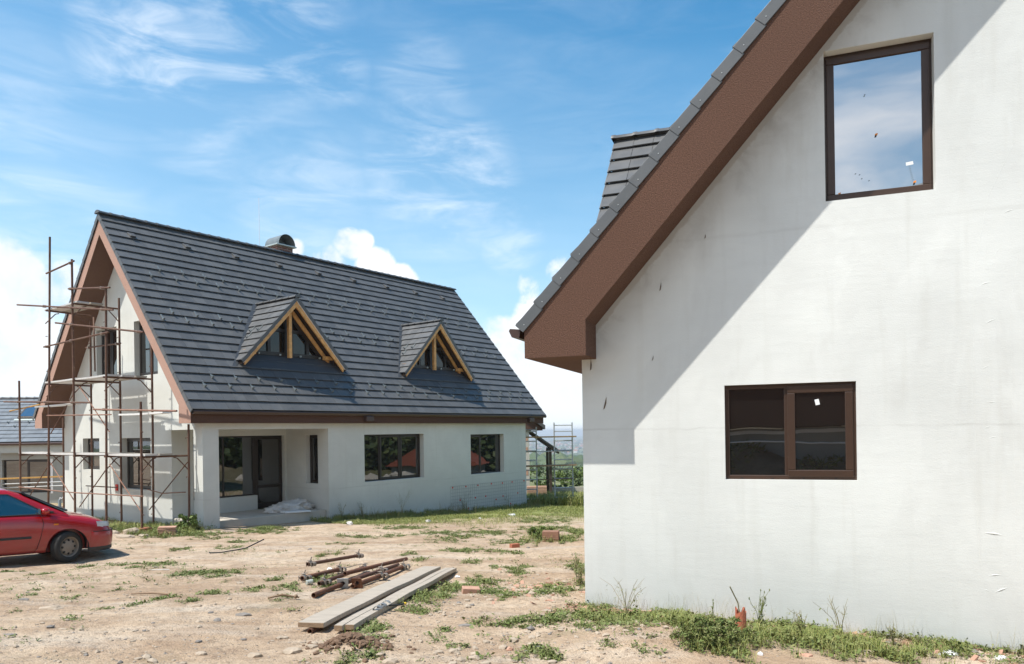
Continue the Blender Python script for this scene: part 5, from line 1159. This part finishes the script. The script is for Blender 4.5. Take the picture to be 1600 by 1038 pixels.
def brick(x, y, sx, sy, sz, rz, name, label, matl, hollow=False, tilt=0., group=None, sink=.01):
    m = MB()
    if hollow:
        P = lambda a, b: (a, -sy/2, b); hs = []
        for i in range(4):
            for j in range(3):
                a0 = -sx/2+.02+i*(sx-.03)/4; b0 = .02+j*(sz-.03)/3; hs.append(rect(P, a0, a0+(sx-.03)/4-.012, b0, b0+(sz-.03)/3-.012))
        m.sheet([rect(P, -sx/2, sx/2, 0, sz)], (0, sy, 0))
        for h in range(5): m.box(-sx/2-.004, sx/2+.004, -sy/2-.003, sy/2+.003, .02+h*(sz-.03)/5, .02+h*(sz-.03)/5+.018)
    else: m.box(-sx/2, sx/2, -sy/2, sy/2, 0, sz)
    o = m.build(name, matl, bevel=.006); o.location = gp(x, y, -sink); o.rotation_euler = (tilt, tilt*.6, rz); return tag(o, label, 'brick', group)
brick(.85, 16.65, .37, .25, .24, -.15, 'hollow_block', 'large brown hollow clay block in the grass near the corner of the near house', plain('clay_block', (.27, .145, .095), .9, var=.3, scale=12, bump=.004), True)
brick(.02, 15.3, .19, .11, .09, .5, 'brick', 'small red brick left of the hollow clay block', BRICK)
brick(-.58, 9.66, .23, .12, .09, .2, 'brick', 'reddish brick lying in weeds right of the planks', BRICK_P, tilt=.15)
for k in range(4):
    w = LH.W(-1., .60, 0); brick(w.x, w.y, .42-.01*k, .26, .033, .9+random.gauss(0, .06), 'clay_tile', 'flat red clay tile, %s in the stack under the scaffold foot' % ('lowest', 'second lowest', 'second highest', 'uppermost')[k], BRICK, group='clay tiles under the scaffold foot', sink=-.035*k+.0)
for k in range(5):
    w = Vector((-8.45, 17.85, 0)); brick(w.x+random.gauss(0, .02), w.y, .40, .22, .04, .35+random.gauss(0, .12), 'clay_tile', 'pale red clay tile, %s in the loose stack in the grass' % ('bottom one', 'next above the bottom', 'middle one', 'next below the top', 'top one')[k], BRICK_P, group='loose stack of clay tiles', tilt=random.gauss(0, .03), sink=-.043*k)
# broken clay pipe standing at the wall
m = MB(); prof = []; K = 14
o = thing('clay_pipe', 'broken orange clay pipe standing upright in the weeds at the near wall', 'pipe', gp(2.20, 7.12, -.05), .3)
ro = [m.v((.055*math.cos(2*math.pi*j/K), .055*math.sin(2*math.pi*j/K), 0)) for j in range(K)]; rt_ = [m.v((.052*math.cos(2*math.pi*j/K), .052*math.sin(2*math.pi*j/K), .28+.05*math.sin(j*1.9)*math.sin(j*.7))) for j in range(K)]
ri = [m.v((.040*math.cos(2*math.pi*j/K), .040*math.sin(2*math.pi*j/K), .275+.05*math.sin(j*1.9)*math.sin(j*.7))) for j in range(K)]; rb = [m.v((.040*math.cos(2*math.pi*j/K), .040*math.sin(2*math.pi*j/K), .1)) for j in range(K)]
for A, B in ((ro, rt_), (rt_, ri), (ri, rb)):
    for j in range(K): m.f((A[j], A[(j+1) % K], B[(j+1) % K], B[j]))
m.f(rb); m.build('pipe_wall', plain('orange_clay', (.42, .13, .07), .8, var=.25, scale=9, bump=.004), o); m = MB(); m.path([(.01, 0, .1), (-.03, 0, .36), (-.11, .01, .52)], .006, 6); m.build('dry_stalk', DRY, o)
def stone(x, y, sx, sy, sz, label, matl=STONE, rz=0., cat='stone'):
    k = .66 if y < 12 else .85; m = MB(); m.rock((0, 0, sz*.2*k), sx*k, sy*k, sz*k, 2, .17, rz); o = m.build('stone', matl); o.location = gp(x, y); return tag(o, label, cat)
for a in ((-5.5, 8.68, .20, .10, .06, 'long half buried brown stone in the left foreground'), (-2.27, 6.36, .10, .06, .05, 'pale stone at the bottom edge beside the split stone'), (-1.98, 6.5, .13, .09, .06, 'angular pale stone near the bottom edge left of the dug heap'), (-2.75, 6.4, .08, .05, .035, 'flat pale stone near the bottom edge'), (-3.7, 8.52, .10, .035, .035, 'narrow brown stone lying in the trodden yard', STONE), (-2.96, 8.0, .14, .06, .04, 'flat grey stone in the middle of the trodden yard', STONE_G),
        (-3.13, 7.7, .06, .045, .04, 'small dark cube like stone in the yard', STONE_G), (-4.55, 7.35, .07, .035, .02, 'thin light slab in the left foreground'), (-4.9, 7.1, .10, .04, .02, 'thin grey slab in the left foreground', STONE_G), (-.51, 7.56, .13, .05, .03, 'dark slate piece right of the planks', STONE_G), (-.30, 8.9, .07, .05, .04, 'round pale stone among weeds right of the planks'), (.22, 9.42, .08, .06, .05, 'pale stone by the corner rubble'), (.35, 10.1, .09, .06, .05, 'pinkish stone by the corner rubble', BRICK_P),
        (-.55, 6.55, .08, .06, .05, 'pale stone right of the dug heap'), (-.36, 6.35, .09, .06, .05, 'split pale stone right of the dug heap'), (-1.05, 6.15, .10, .07, .05, 'pale stone at the bottom edge under the dug heap'), (-.05, 6.7, .05, .04, .04, 'small orange stone near the grass tuft', BRICK_P), (-9.46, 18.1, .24, .15, .17, 'large pinkish stone beside the bumper of the red car', STONE), (-10.0, 18.2, .22, .14, .10, 'flat pale stone partly behind the bumper of the red car'), (-9.15, 17.2, .26, .12, .07, 'flat pale stone in front of the clay tile stack'), (-8.8, 17.4, .14, .10, .06, 'small pale stone between the two clay tile stacks'),
        (-5.76, 11.9, .26, .05, .02, 'broken bit of pale board lying in the yard', CONC), (4.15, 7.0, .15, .09, .05, 'white mortar lump at the wall foot near the right edge', WHITE_P), (4.6, 6.95, .10, .07, .05, 'smaller white mortar lump by the right edge', WHITE_P), (2.15, 6.42, .038, .03, .04, 'white round lump in the weeds in front of the near wall', WHITE_P), (3.3, 6.85, .12, .08, .05, 'pale stone in the weeds below the window'), (2.6, 6.55, .10, .07, .03, 'orange tile shard in the weeds', BRICK_P)):
    stone(*a)
random.seed(9)
for x, y, lb, mt in ((-3.07, 25.6, 'white crumpled litter at the foot of the far house', BAG), (-1.06, 23.4, 'white paper litter in the grass before the small window', BAG), (-.11, 25.2, 'large white crumpled litter in the grass by the far corner', BAG), (-.02, 24.7, 'bluish crumpled litter in the grass by the far corner', PAPER), (-4.68, 20.9, 'white litter near the porch', BAG), (-2.6, 22.4, 'white litter in the meadow strip', BAG), (-.85, 11.0, 'scrap of white paper beyond the planks', PAPER), (-3.0, 11.9, 'scrap of white paper left of the tube pile', PAPER)):
    m = MB(); s = random.uniform(.035, .07) if y > 15 else .028; m.rock((0, 0, s*.5), s*1.3, s, s*.8, 2, .35); o = m.build('litter', mt); o.location = gp(x, y); tag(o, lb, 'litter')
m = MB(); m.path([gp(-6.05, 14.55, .03)]+[gp(-6.1+.08*k, 14.5-.13*math.sin(k*.35)+.10*k*.6, .02) for k in range(1, 9)]+[gp(-5.36, 15.7, .10)], .013, 6)
o = m.build('bent_rod', BLACKM, smooth=True); tag(o, 'thin bent black steel rod on the bare earth in front of the porch', 'rod')
m = MB(); m.path([gp(-5.0, 9.55, .02), gp(-4.7, 9.5, .03), gp(-4.45, 9.45, .02)], [.010, .014, .018], 6); o = m.build('stick', WOOD_E); tag(o, 'short brown stick on the bare earth in the left foreground', 'stick')
m = MB(); m.path([gp(-3.0, 8.9, .02), gp(-2.85, 8.98, .05), gp(-2.66, 9.05, .03)], [.012, .016, .010], 6); m.rock(gp(-2.7, 9.04, .04), .03, .03, .03, 1, .1); o = m.build('driftwood_stick', WOOD_E); tag(o, 'gnarled stick with a knob left of the broad plank', 'stick')
# bag of film and a board in the porch
def porch_items():
    m = MB(); random.seed(3)
    bm = bmesh.new(); bmesh.ops.create_icosphere(bm, subdivisions=4, radius=1)
    for v in bm.verts:
        c = v.co; a = .55+.28*math.sin(3.1*c.x+.6)+.14*math.sin(7*c.x+5*c.y); w = .06*math.sin(17*c.x+9*c.z)+.05*math.sin(13*c.y-11*c.x)+.04*math.sin(29*c.z+21*c.x)
        m.v((c.x*(.85+w), c.y*(.42+w), max(-.02, (c.z*.45+.12)*(.62+.4*a+w)*.62)))
    for f in bm.faces: m.f([v.index for v in f.verts])
    bm.free(); o = m.build('plastic_bag', BAG, smooth=True); o.location = LH.W(3.75, 1.05, -2.69); o.rotation_euler = (0, 0, LH.th+.1); tag(o, 'crumpled heap of white plastic film on the porch floor', 'plastic film')
    m = MB(); m.obox((0, 0, .025), (.85, 0, 0), (0, .35, 0), (0, 0, .05)); o = m.build('insulation_board', WHITE_P, bevel=.006); o.location = LH.W(3.55, .50, -2.69); o.rotation_euler = (0, .03, LH.th-.15); tag(o, 'white insulation board lying at the edge of the porch floor', 'board')
porch_items()

# ------------------------------------------------------------------ neighbours, towers and the valley
def simple_slab(mb, pts, off): mb.prism(pts, off)
def far_left_house():
    p = Vector((-28., 33.2, -3.6)); root = thing('house', 'grey roofed neighbour house with a skylight, behind the rusty scaffold', 'house', p, .10)
    m = MB(); P = lambda u, z: (u, .8, z); m.sheet([[P(.4, -1), P(13.6, -1), P(13.6, 3.0), P(.4, 3.0)], rect(P, 4.1, 6.25, 1.05, 2.62)], (0, .3, 0)); m.box(.4, .7, 1.1, 7, -1, 3.); m.box(13.3, 13.6, 1.1, 7, -1, 3.); m.box(.7, 13.3, 6.7, 7., -1, 3.); m.build('wall', PL_G, root)
    m = MB(); m.box(0, 14, .45, .85, 2.95, 3.30); m.build('lintel_beam', plain('pale_band', (.40, .42, .40), .8), root)
    pr = [(.30, 3.42), (.24, 3.38), (.28, 3.30), (.40, 3.30), (.46, 3.42)]; m = MB(); m.prism([(0, v, z) for v, z in pr], (14, 0, 0)); m.build('gutter', GUT, root)
    up = Vector((0, math.cos(R_(34)), math.sin(R_(34)))); nr = Vector((0, -up.z, up.y)); sl = 3.95; o = Vector((-.1, .36, 3.45))
    m = MB(); b = o+up*sl; m.prism([(0, .40, 3.42), (0, b.y, b.z-.08), (0, b.y+3.3, 3.42)], (14, 0, 0)); roof = m.build('roof', DECK, root)
    t = MB(); tiles(t, o, (1, 0, 0), up, nr, 12, 14.2, sl/12, .33, .03, .035); t.build('roof_tiles', TILE_B, roof)
    t = MB(); ridge(t, (-.1, b.y, b.z+.02), (6.4, b.y, b.z+.02), .11, .38); ridge(t, (6.3, b.y-.05, b.z+.02), (8.2, b.y+.5, b.z+.65), .15, .3); t.build('ridge_cap', TILE, roof, smooth=True, auto=40)
    m = MB(); c = o+Vector((4.75, 0, 0))+up*2.45+nr*.08; m.obox(c, (.92, 0, 0), up*1.0, nr*.10); sk = m.build('skylight', FRAME_D, roof, bevel=.02); m = MB(); m.obox(c+nr*.052, (.74, 0, 0), up*.82, nr*.012); m.build('pane', GLASS_UP, sk)
    m = MB(); m.obox(o+Vector((4.8, 0, 0))+up*1.85+nr*.05, (1.25, 0, 0), up*.14, nr*.02); m.build('skylight_flashing', ZINC, roof)
    g = guard_mesh(up, nr, (1, 0, 0)).build('snow_guard', ZINC_D, roof); first = True
    for u, k in ((4.0, 1.6), (4.95, 1.6), (5.9, 1.6), (6.8, 1.6), (4.45, 1.25), (5.4, 1.25), (6.35, 1.25)):
        q = o+Vector((u, 0, 0))+up*k+nr*.035
        if first: g.location = q; first = False
        else: dup(g, roof, q)
    w = window(root, None, (4.1, .95, 1.05), Vector((1, 0, 0)), Vector((0, 0, 1)), Vector((0, -1, 0)), 2.12, 1.57, FRAME_D, ((0, .5, False), (.5, 1, True)))
    m = MB(); m.box(6.255, 6.36, .775, .798, 1.0, 2.64); m.build('reveal_strip', WHITE_P, w)
PL_G = plaster('plaster_grey_neighbour', (.33, .34, .325))
far_left_house()
def ladder_frame(m, x0, x1, y, z0, z1, rungs, r=.024, dy=0.):
    m.tube((x0, y, z0), (x0, y, z1), r, 8); m.tube((x1, y+dy, z0), (x1, y+dy, z1), r, 8)
    for z in rungs: m.tube((x0, y, z), (x1, y+dy, z), r*.8, 8)
def towers():
    t = thing('scaffold_tower', 'small grey aluminium scaffold tower at the far left behind the red car', 'scaffold', (-21.9, 30.2, -2.9), .04)
    m = MB(); ladder_frame(m, .22, .72, 0, 0, 2.42, [.3, .78, 1.26, 1.74, 2.2]); m.build('end_frame', GALV, t, smooth=True, auto=50)
    m = MB(); ladder_frame(m, 4.4, 4.9, .3, 0, 2.42, [.3, .78, 1.26, 1.74, 2.2]); m.build('end_frame', GALV, t, smooth=True, auto=50)
    for z in (.86, 1.02):
        m = MB(); m.tube((.1, .02, z), (4.9, .32, z+.10), .022, 8); m.build('rail', GALV, t, smooth=True, auto=50)
    m = MB(); m.box(-1.9, 1.9, -.14, .14, -.025, .025); o = m.build('yellow_plank', WOOD_Y); o.location = (-19.6, 30.15, -1.60); o.rotation_euler = (0, -.02, .05); tag(o, 'yellow plank resting on the small aluminium tower at the far left', 'plank')
    m = MB(); m.tube((0, 0, -.6), (0, 0, .40), .055, 10); o = m.build('drain_pipe', PIPEG, smooth=True, auto=50); o.location = (-17.35, 28., -2.75); tag(o, 'blue grey plastic pipe standing up from the ground behind the scaffold', 'pipe')
    m = MB(); m.path([(0, 0, .38), (.01, 0, .47), (.09, 0, .45), (.16, 0, .54)], .018, 6); m.build('pipe_hook', WHITE_P, o)
    q = thing('scaffold_tower', 'grey aluminium scaffold tower in the grass behind the far house', 'scaffold', (0, 32.2, -3.17), 0)
    for i, (x0, x1, y, zt) in enumerate(((.28, 1.06, -.3, 3.36), (1.87, 2.68, .3, 3.55))):
        m = MB(); ladder_frame(m, x0, x1, y, -.05, zt, [.22+.42*k for k in range(8)]+[zt-.12], .030, .12); m.build('end_frame', GALV, q, smooth=True, auto=50)
    for z in (2.28, 1.05):
        m = MB(); m.tube((.28, -.34, z), (2.68, .40, z), .022, 8); m.build('rail', GALV if z > 2 else RUST, q, smooth=True, auto=50)
    for z, lb in ((2.92, 'brown plank on the upper rungs of the aluminium tower behind the far house'), (1.66, 'brown plank on the lower rungs of the aluminium tower behind the far house')):
        m = MB(); m.box(-1.5, 1.5, -.16, .16, -.03, .03); o = m.build('scaffold_plank', wood('tower_plank', (.30, .20, .11), (1, 1, 1), .6) if z < 2 else WOOD_Y2); o.location = (1.35, 32.12, -3.17+z); o.rotation_euler = (0, 0, .24); tag(o, lb, 'plank')
WOOD_Y2 = wood('tower_batten', (.40, .27, .12), (1, 1, 1), .6)
towers()
def far_right_house():
    r = thing('house', 'unfinished house with a dark tiled eave and lean to, glimpsed past the far house', 'house', (-7., 42., -4.0), 0.)
    m = MB(); m.box(0, 7.98, 0, 9, -1, 4.45); m.build('wall', plaster('plaster_unfinished', (.55, .52, .47)), r)
    m = MB()
    for z0_, z1_ in ((1.5, 1.75), (2.9, 3.1), (3.45, 3.7)): m.box(7.70, 7.90, -.012, -.002, z0_, z1_)
    m.build('bare_bricks', BRICK_P, r)
    m = MB(); m.prism([(-.9, -.3, 4.10), (4., -.3, 7.85), (8.9, -.3, 4.12), (8.9, -.3, 4.34), (4., -.3, 8.1), (-.9, -.3, 4.34)], (0, 9.6, 0)); rf = m.build('roof', TILE, r)
    m = MB(); m.prism([(-.8, -.1, 4.05), (8.75, -.1, 4.05), (8.75, -.1, 4.2), (4, -.1, 7.8), (-.8, -.1, 4.2)], (0, 9.2, 0)); m.build('soffit', ST_D, rf)
    m = MB(); a, b = (7.99, 4.02), (9.78, 2.78)
    m.prism([(a[0], .4, a[1]), (b[0], .4, b[1]), (b[0], .4, b[1]+.09), (a[0], .4, a[1]+.09)], (0, 4.2, 0)); c = m.build('lean_to_roof', TILE, r)
    m = MB()
    for k in range(7): y = .45+k*.66; m.prism([(a[0], y, a[1]-.14), (b[0]-.06, y, b[1]-.13), (b[0]-.06, y, b[1]-.005), (a[0], y, a[1]-.005)], (0, .09, 0))
    m.box(9.15, 9.27, .45, 4.5, 2.86, 2.98); m.build('rafters', WOOD_D, c)
    for y in (.55, 4.2):
        m = MB(); m.box(9.13, 9.29, y, y+.16, -.5, 2.855); m.build('post', WOOD_D, c)
    q = MB()
    for k in range(5): q.r = random.random(); q.box(-.55+.0*k, .55, -.25, .25, k*.13, k*.13+.115)
    o = q.build('brick_pile', BRICK_P); o.location = gp(1.35, 41.2); tag(o, 'stack of reddish bricks under the distant lean to', 'brick pile')
far_right_house()
m = MB()
for k in range(14): m.r = random.random(); m.box(-1.5+k*1.2, -.3+k*1.2-.012, 0, .16, -.8-.01*k, .46+.012*math.sin(k*2.1))
o = m.build('concrete_wall', CONC, bevel=.01); o.location = (.2, 46.5, -4.02); o.rotation_euler = (0, 0, -.04); tag(o, 'long low concrete boundary wall beyond the grass', 'wall')

random.seed(31)
def valley():
    town = MB(); roofs = ((.33, .13, .08), (.26, .11, .07))
    for _ in range(620):
        y = random.choice((random.uniform(700, 1200), random.uniform(900, 2200), random.uniform(1500, 4200), random.uniform(2500, 6000))); x = random.uniform(-.04, .20)*y; z = float(gh(x, y)); w, d, h = random.uniform(9, 16), random.uniform(8, 12), random.uniform(4, 8)
        a = random.uniform(0, 3.1); c, s_ = math.cos(a), math.sin(a); T = lambda u, v, k: (x+u*c-v*s_, y+u*s_+v*c, z+k); town.r = random.random(); town.m = 0
        town.hexa([T(-w/2, -d/2, -2), T(w/2, -d/2, -2), T(w/2, d/2, -2), T(-w/2, d/2, -2), T(-w/2, -d/2, h), T(w/2, -d/2, h), T(w/2, d/2, h), T(-w/2, d/2, h)])
        town.m = 1; e = .6; town.prism([T(-w/2-e, -d/2-e, h+.02), T(-w/2-e, d/2+e, h+.02), T(-w/2-e, 0, h+d*.33)], Vector(T(w/2+e, 0, 0))-Vector(T(-w/2-e, 0, 0)))
    stuff(town.build('town', [plain('town_wall', (.62, .58, .52), .9, var=.2), plain('town_roof', (.34, .125, .075), .9, var=.3, scale=.05)]), 'hazy town of red roofed houses down in the valley', 'town')
    wd = MB()
    for _ in range(1500):
        t = random.random(); y = random.uniform(520, 900) if t < .14 else random.uniform(500, 2200) if t < .65 else random.uniform(1800, 6500); x = random.uniform(-.05, .20)*y; r = random.uniform(1.6, 3.5) if y < 600 else random.uniform(4, 11); wd.r = random.random()
        wd.rock((x, y, float(gh(x, y))+r*.5), r*random.uniform(.8, 1.8), r, r*random.uniform(.7, 1.1), 2 if y < 600 else 1, .22)
    stuff(wd.build('valley_trees', TREE_B), 'distant trees and hedges scattered over the valley', 'trees')
valley()

# ------------------------------------------------------------------ behind and beside the photographer (seen in the window panes)
def surroundings():
    r = thing('house', 'brown walled house with a pale band behind the photographer, seen only in reflections', 'house', (-13., -13.5, -1.1), .15)
    m = MB(); m.box(0, 17, 0, 8, -1, 1.1); m.build('wall', PL_G, r); m = MB(); m.box(-.3, 17.3, -.6, 8.6, 1.14, 4.4); m.build('upper_wall', ST_R, r); m = MB(); m.prism([(-.5, -.9, 4.42), (-.5, 9., 4.42), (-.5, 4., 8.)], (18, 0, 0)); m.build('roof', TILE, r); m = MB(); m.box(0, 17, 8.001, 8.03, .95, 1.05); m.build('pale_band', WHITE_P, r)
    m = MB(); m.prism([(0, 0, 3.1), (0, 9, 3.1), (0, 4.5, 5.6)], (9, 0, 0)); rr = thing('house', 'low house with a bright red tiled roof, seen only mirrored in the far windows', 'house', (40., 29., -6.2), .35); m.build('roof', plain('red_roof', (.30, .085, .05), .8, var=.3, scale=2), rr); m = MB(); m.box(.5, 8.5, .5, 8.5, -.5, 3.1); m.build('wall', PL_G, rr)
    m = MB()
    for k in range(26): m.r = random.random(); m.rock((17+random.gauss(0, 1.5), 26.5+random.gauss(0, 3.), float(gz0(17, 26.5))+.2), .7, .6, .45, 1, .3)
    o = m.build('debris_heap', CONC); stuff(o, 'heap of pale building debris beside the yard', 'debris')
    L = MB()
    for _ in range(15000):
        x = random.uniform(44, 58); y = random.uniform(2, 62); z = float(gz0(x, y))+random.uniform(0, 1)*(2.5+4.5*float(vnoise(x, y, 5, 40))); L.r = random.random()
        a = Vector((random.gauss(0, 1), random.gauss(0, 1), random.gauss(0, 1))).normalized(); w = a.orthogonal().normalized(); c = Vector((x, y, z)); L.poly([c-a*.45, c+w*.3, c+a*.45, c-w*.3])
    stuff(L.build('thicket', TREE_B, recalc=False), 'dark thicket on the slope beside the yard', 'thicket')
    p = MB(); random.seed(4)
    for k in range(16):
        for j in range(3): p.r = random.random(); p.obox((random.gauss(0, .03), -.4+.4*j, k*.145+.045), (1.2, 0, 0), (0, .1, 0), (0, 0, .09))
        for j in range(7): p.r = random.random(); p.obox((-.55+j*.183, random.gauss(0, .02), k*.145+.105), (.1, 0, 0), (0, .9, 0), (0, 0, .022))
    o = p.build('pallet_stack', BRICK_P); o.location = gp(-.75, -4.4); o.rotation_euler = (0, 0, .3); tag(o, 'stack of reddish wooden pallets mirrored in the right sash of the near window', 'pallet stack')
surroundings()

# ------------------------------------------------------------------ haze over the valley
hz = MB(); hz.box(-3600, 3600, -1600, 13500, -160, 14); ho = hz.build('haze', mat('haze_air', lambda t: None)); ho['kind'] = 'stuff'; ho['label'] = 'thin pale haze filling the air over the valley'; ho['category'] = 'haze'
hm = MATS['haze_air']; ht = NT(hm.node_tree); hout = ht.n('ShaderNodeOutputMaterial'); hv = ht.n('ShaderNodeVolumePrincipled', {'Color': (.90, .94, 1.0), 'Density': .00027, 'Anisotropy': .2}); hm.node_tree.links.new(hv.outputs[0], hout.inputs['Volume'])

def earth_bank():
    X = np.linspace(-9, 4, 90); Y = np.linspace(-5.0, -1.9, 26); m = MB(); ids = {}
    for i, x in enumerate(X):
        for j, y in enumerate(Y):
            t = (y+5.0)/3.1; z = float(gz0(x, y))-.05+math.sin(math.pi*min(1, t))**.8*(.55+.5*float(vnoise(x, y, 1.1, 51)))+(float(vnoise(x, y, .25, 52))-.5)*.16
            ids[i, j] = m.v((x, y, z))
    for i in range(len(X)-1):
        for j in range(len(Y)-1): m.f((ids[i, j], ids[i+1, j], ids[i+1, j+1], ids[i, j+1]))
    o = m.build('earth_bank', plain('dark_soil', (.20, .145, .09), .95, var=.5, scale=2.5, bump=.02, bscale=25), smooth=True); o['kind'] = 'structure'
    L = MB(); random.seed(13)
    for _ in range(5000):
        x = random.uniform(-9, 4); y = random.uniform(-4.6, -2.0); 
        if vnoise(x, y, 1.2, 53) < .5: continue
        t = (y+5.0)/3.1; z = float(gz0(x, y))-.05+math.sin(math.pi*t)**.8*(.55+.5*float(vnoise(x, y, 1.1, 51)))+random.uniform(0, .16); L.r = random.random()
        a = Vector((random.gauss(0, .6), random.gauss(0, .6), random.uniform(.2, 1.2))).normalized(); w = a.orthogonal().normalized(); c = Vector((x, y, z)); L.poly([c-a*.08, c+w*.02, c+a*.10, c-w*.02])
    stuff(L.build('bank_weeds', GRASS_D, recalc=False), 'weeds on the earth bank behind the photographer', 'weeds')
    m = MB(); m.path([(-8, -2.6, -.42), (-3, -2.5, -.36), (3.5, -2.4, -.40)], .02, 6); o = m.build('white_hose', WHITE_P, smooth=True); tag(o, 'pale hose along the earth bank mirrored in the near window', 'hose')
earth_bank()
def soil_heap():
    m = MB(); random.seed(17)
    for _ in range(260):
        a = random.uniform(0, 6.28); d = abs(random.gauss(0, .16)); x, y = -1.47+math.cos(a)*d*1.5, 6.60+math.sin(a)*d; s_ = random.uniform(.008, .035); m.r = random.random()
        m.rock((x, y, float(gh(x, y))+.05*math.exp(-(d/.14)**2)), s_*1.2, s_, s_*.8, 1, .3, a)
    stuff(m.build('soil_heap', plain('dug_soil', (.17, .105, .065), .95, var=.4, scale=15, bump=.005)), 'small heap of freshly dug dark brown soil in the foreground', 'soil heap')
soil_heap()
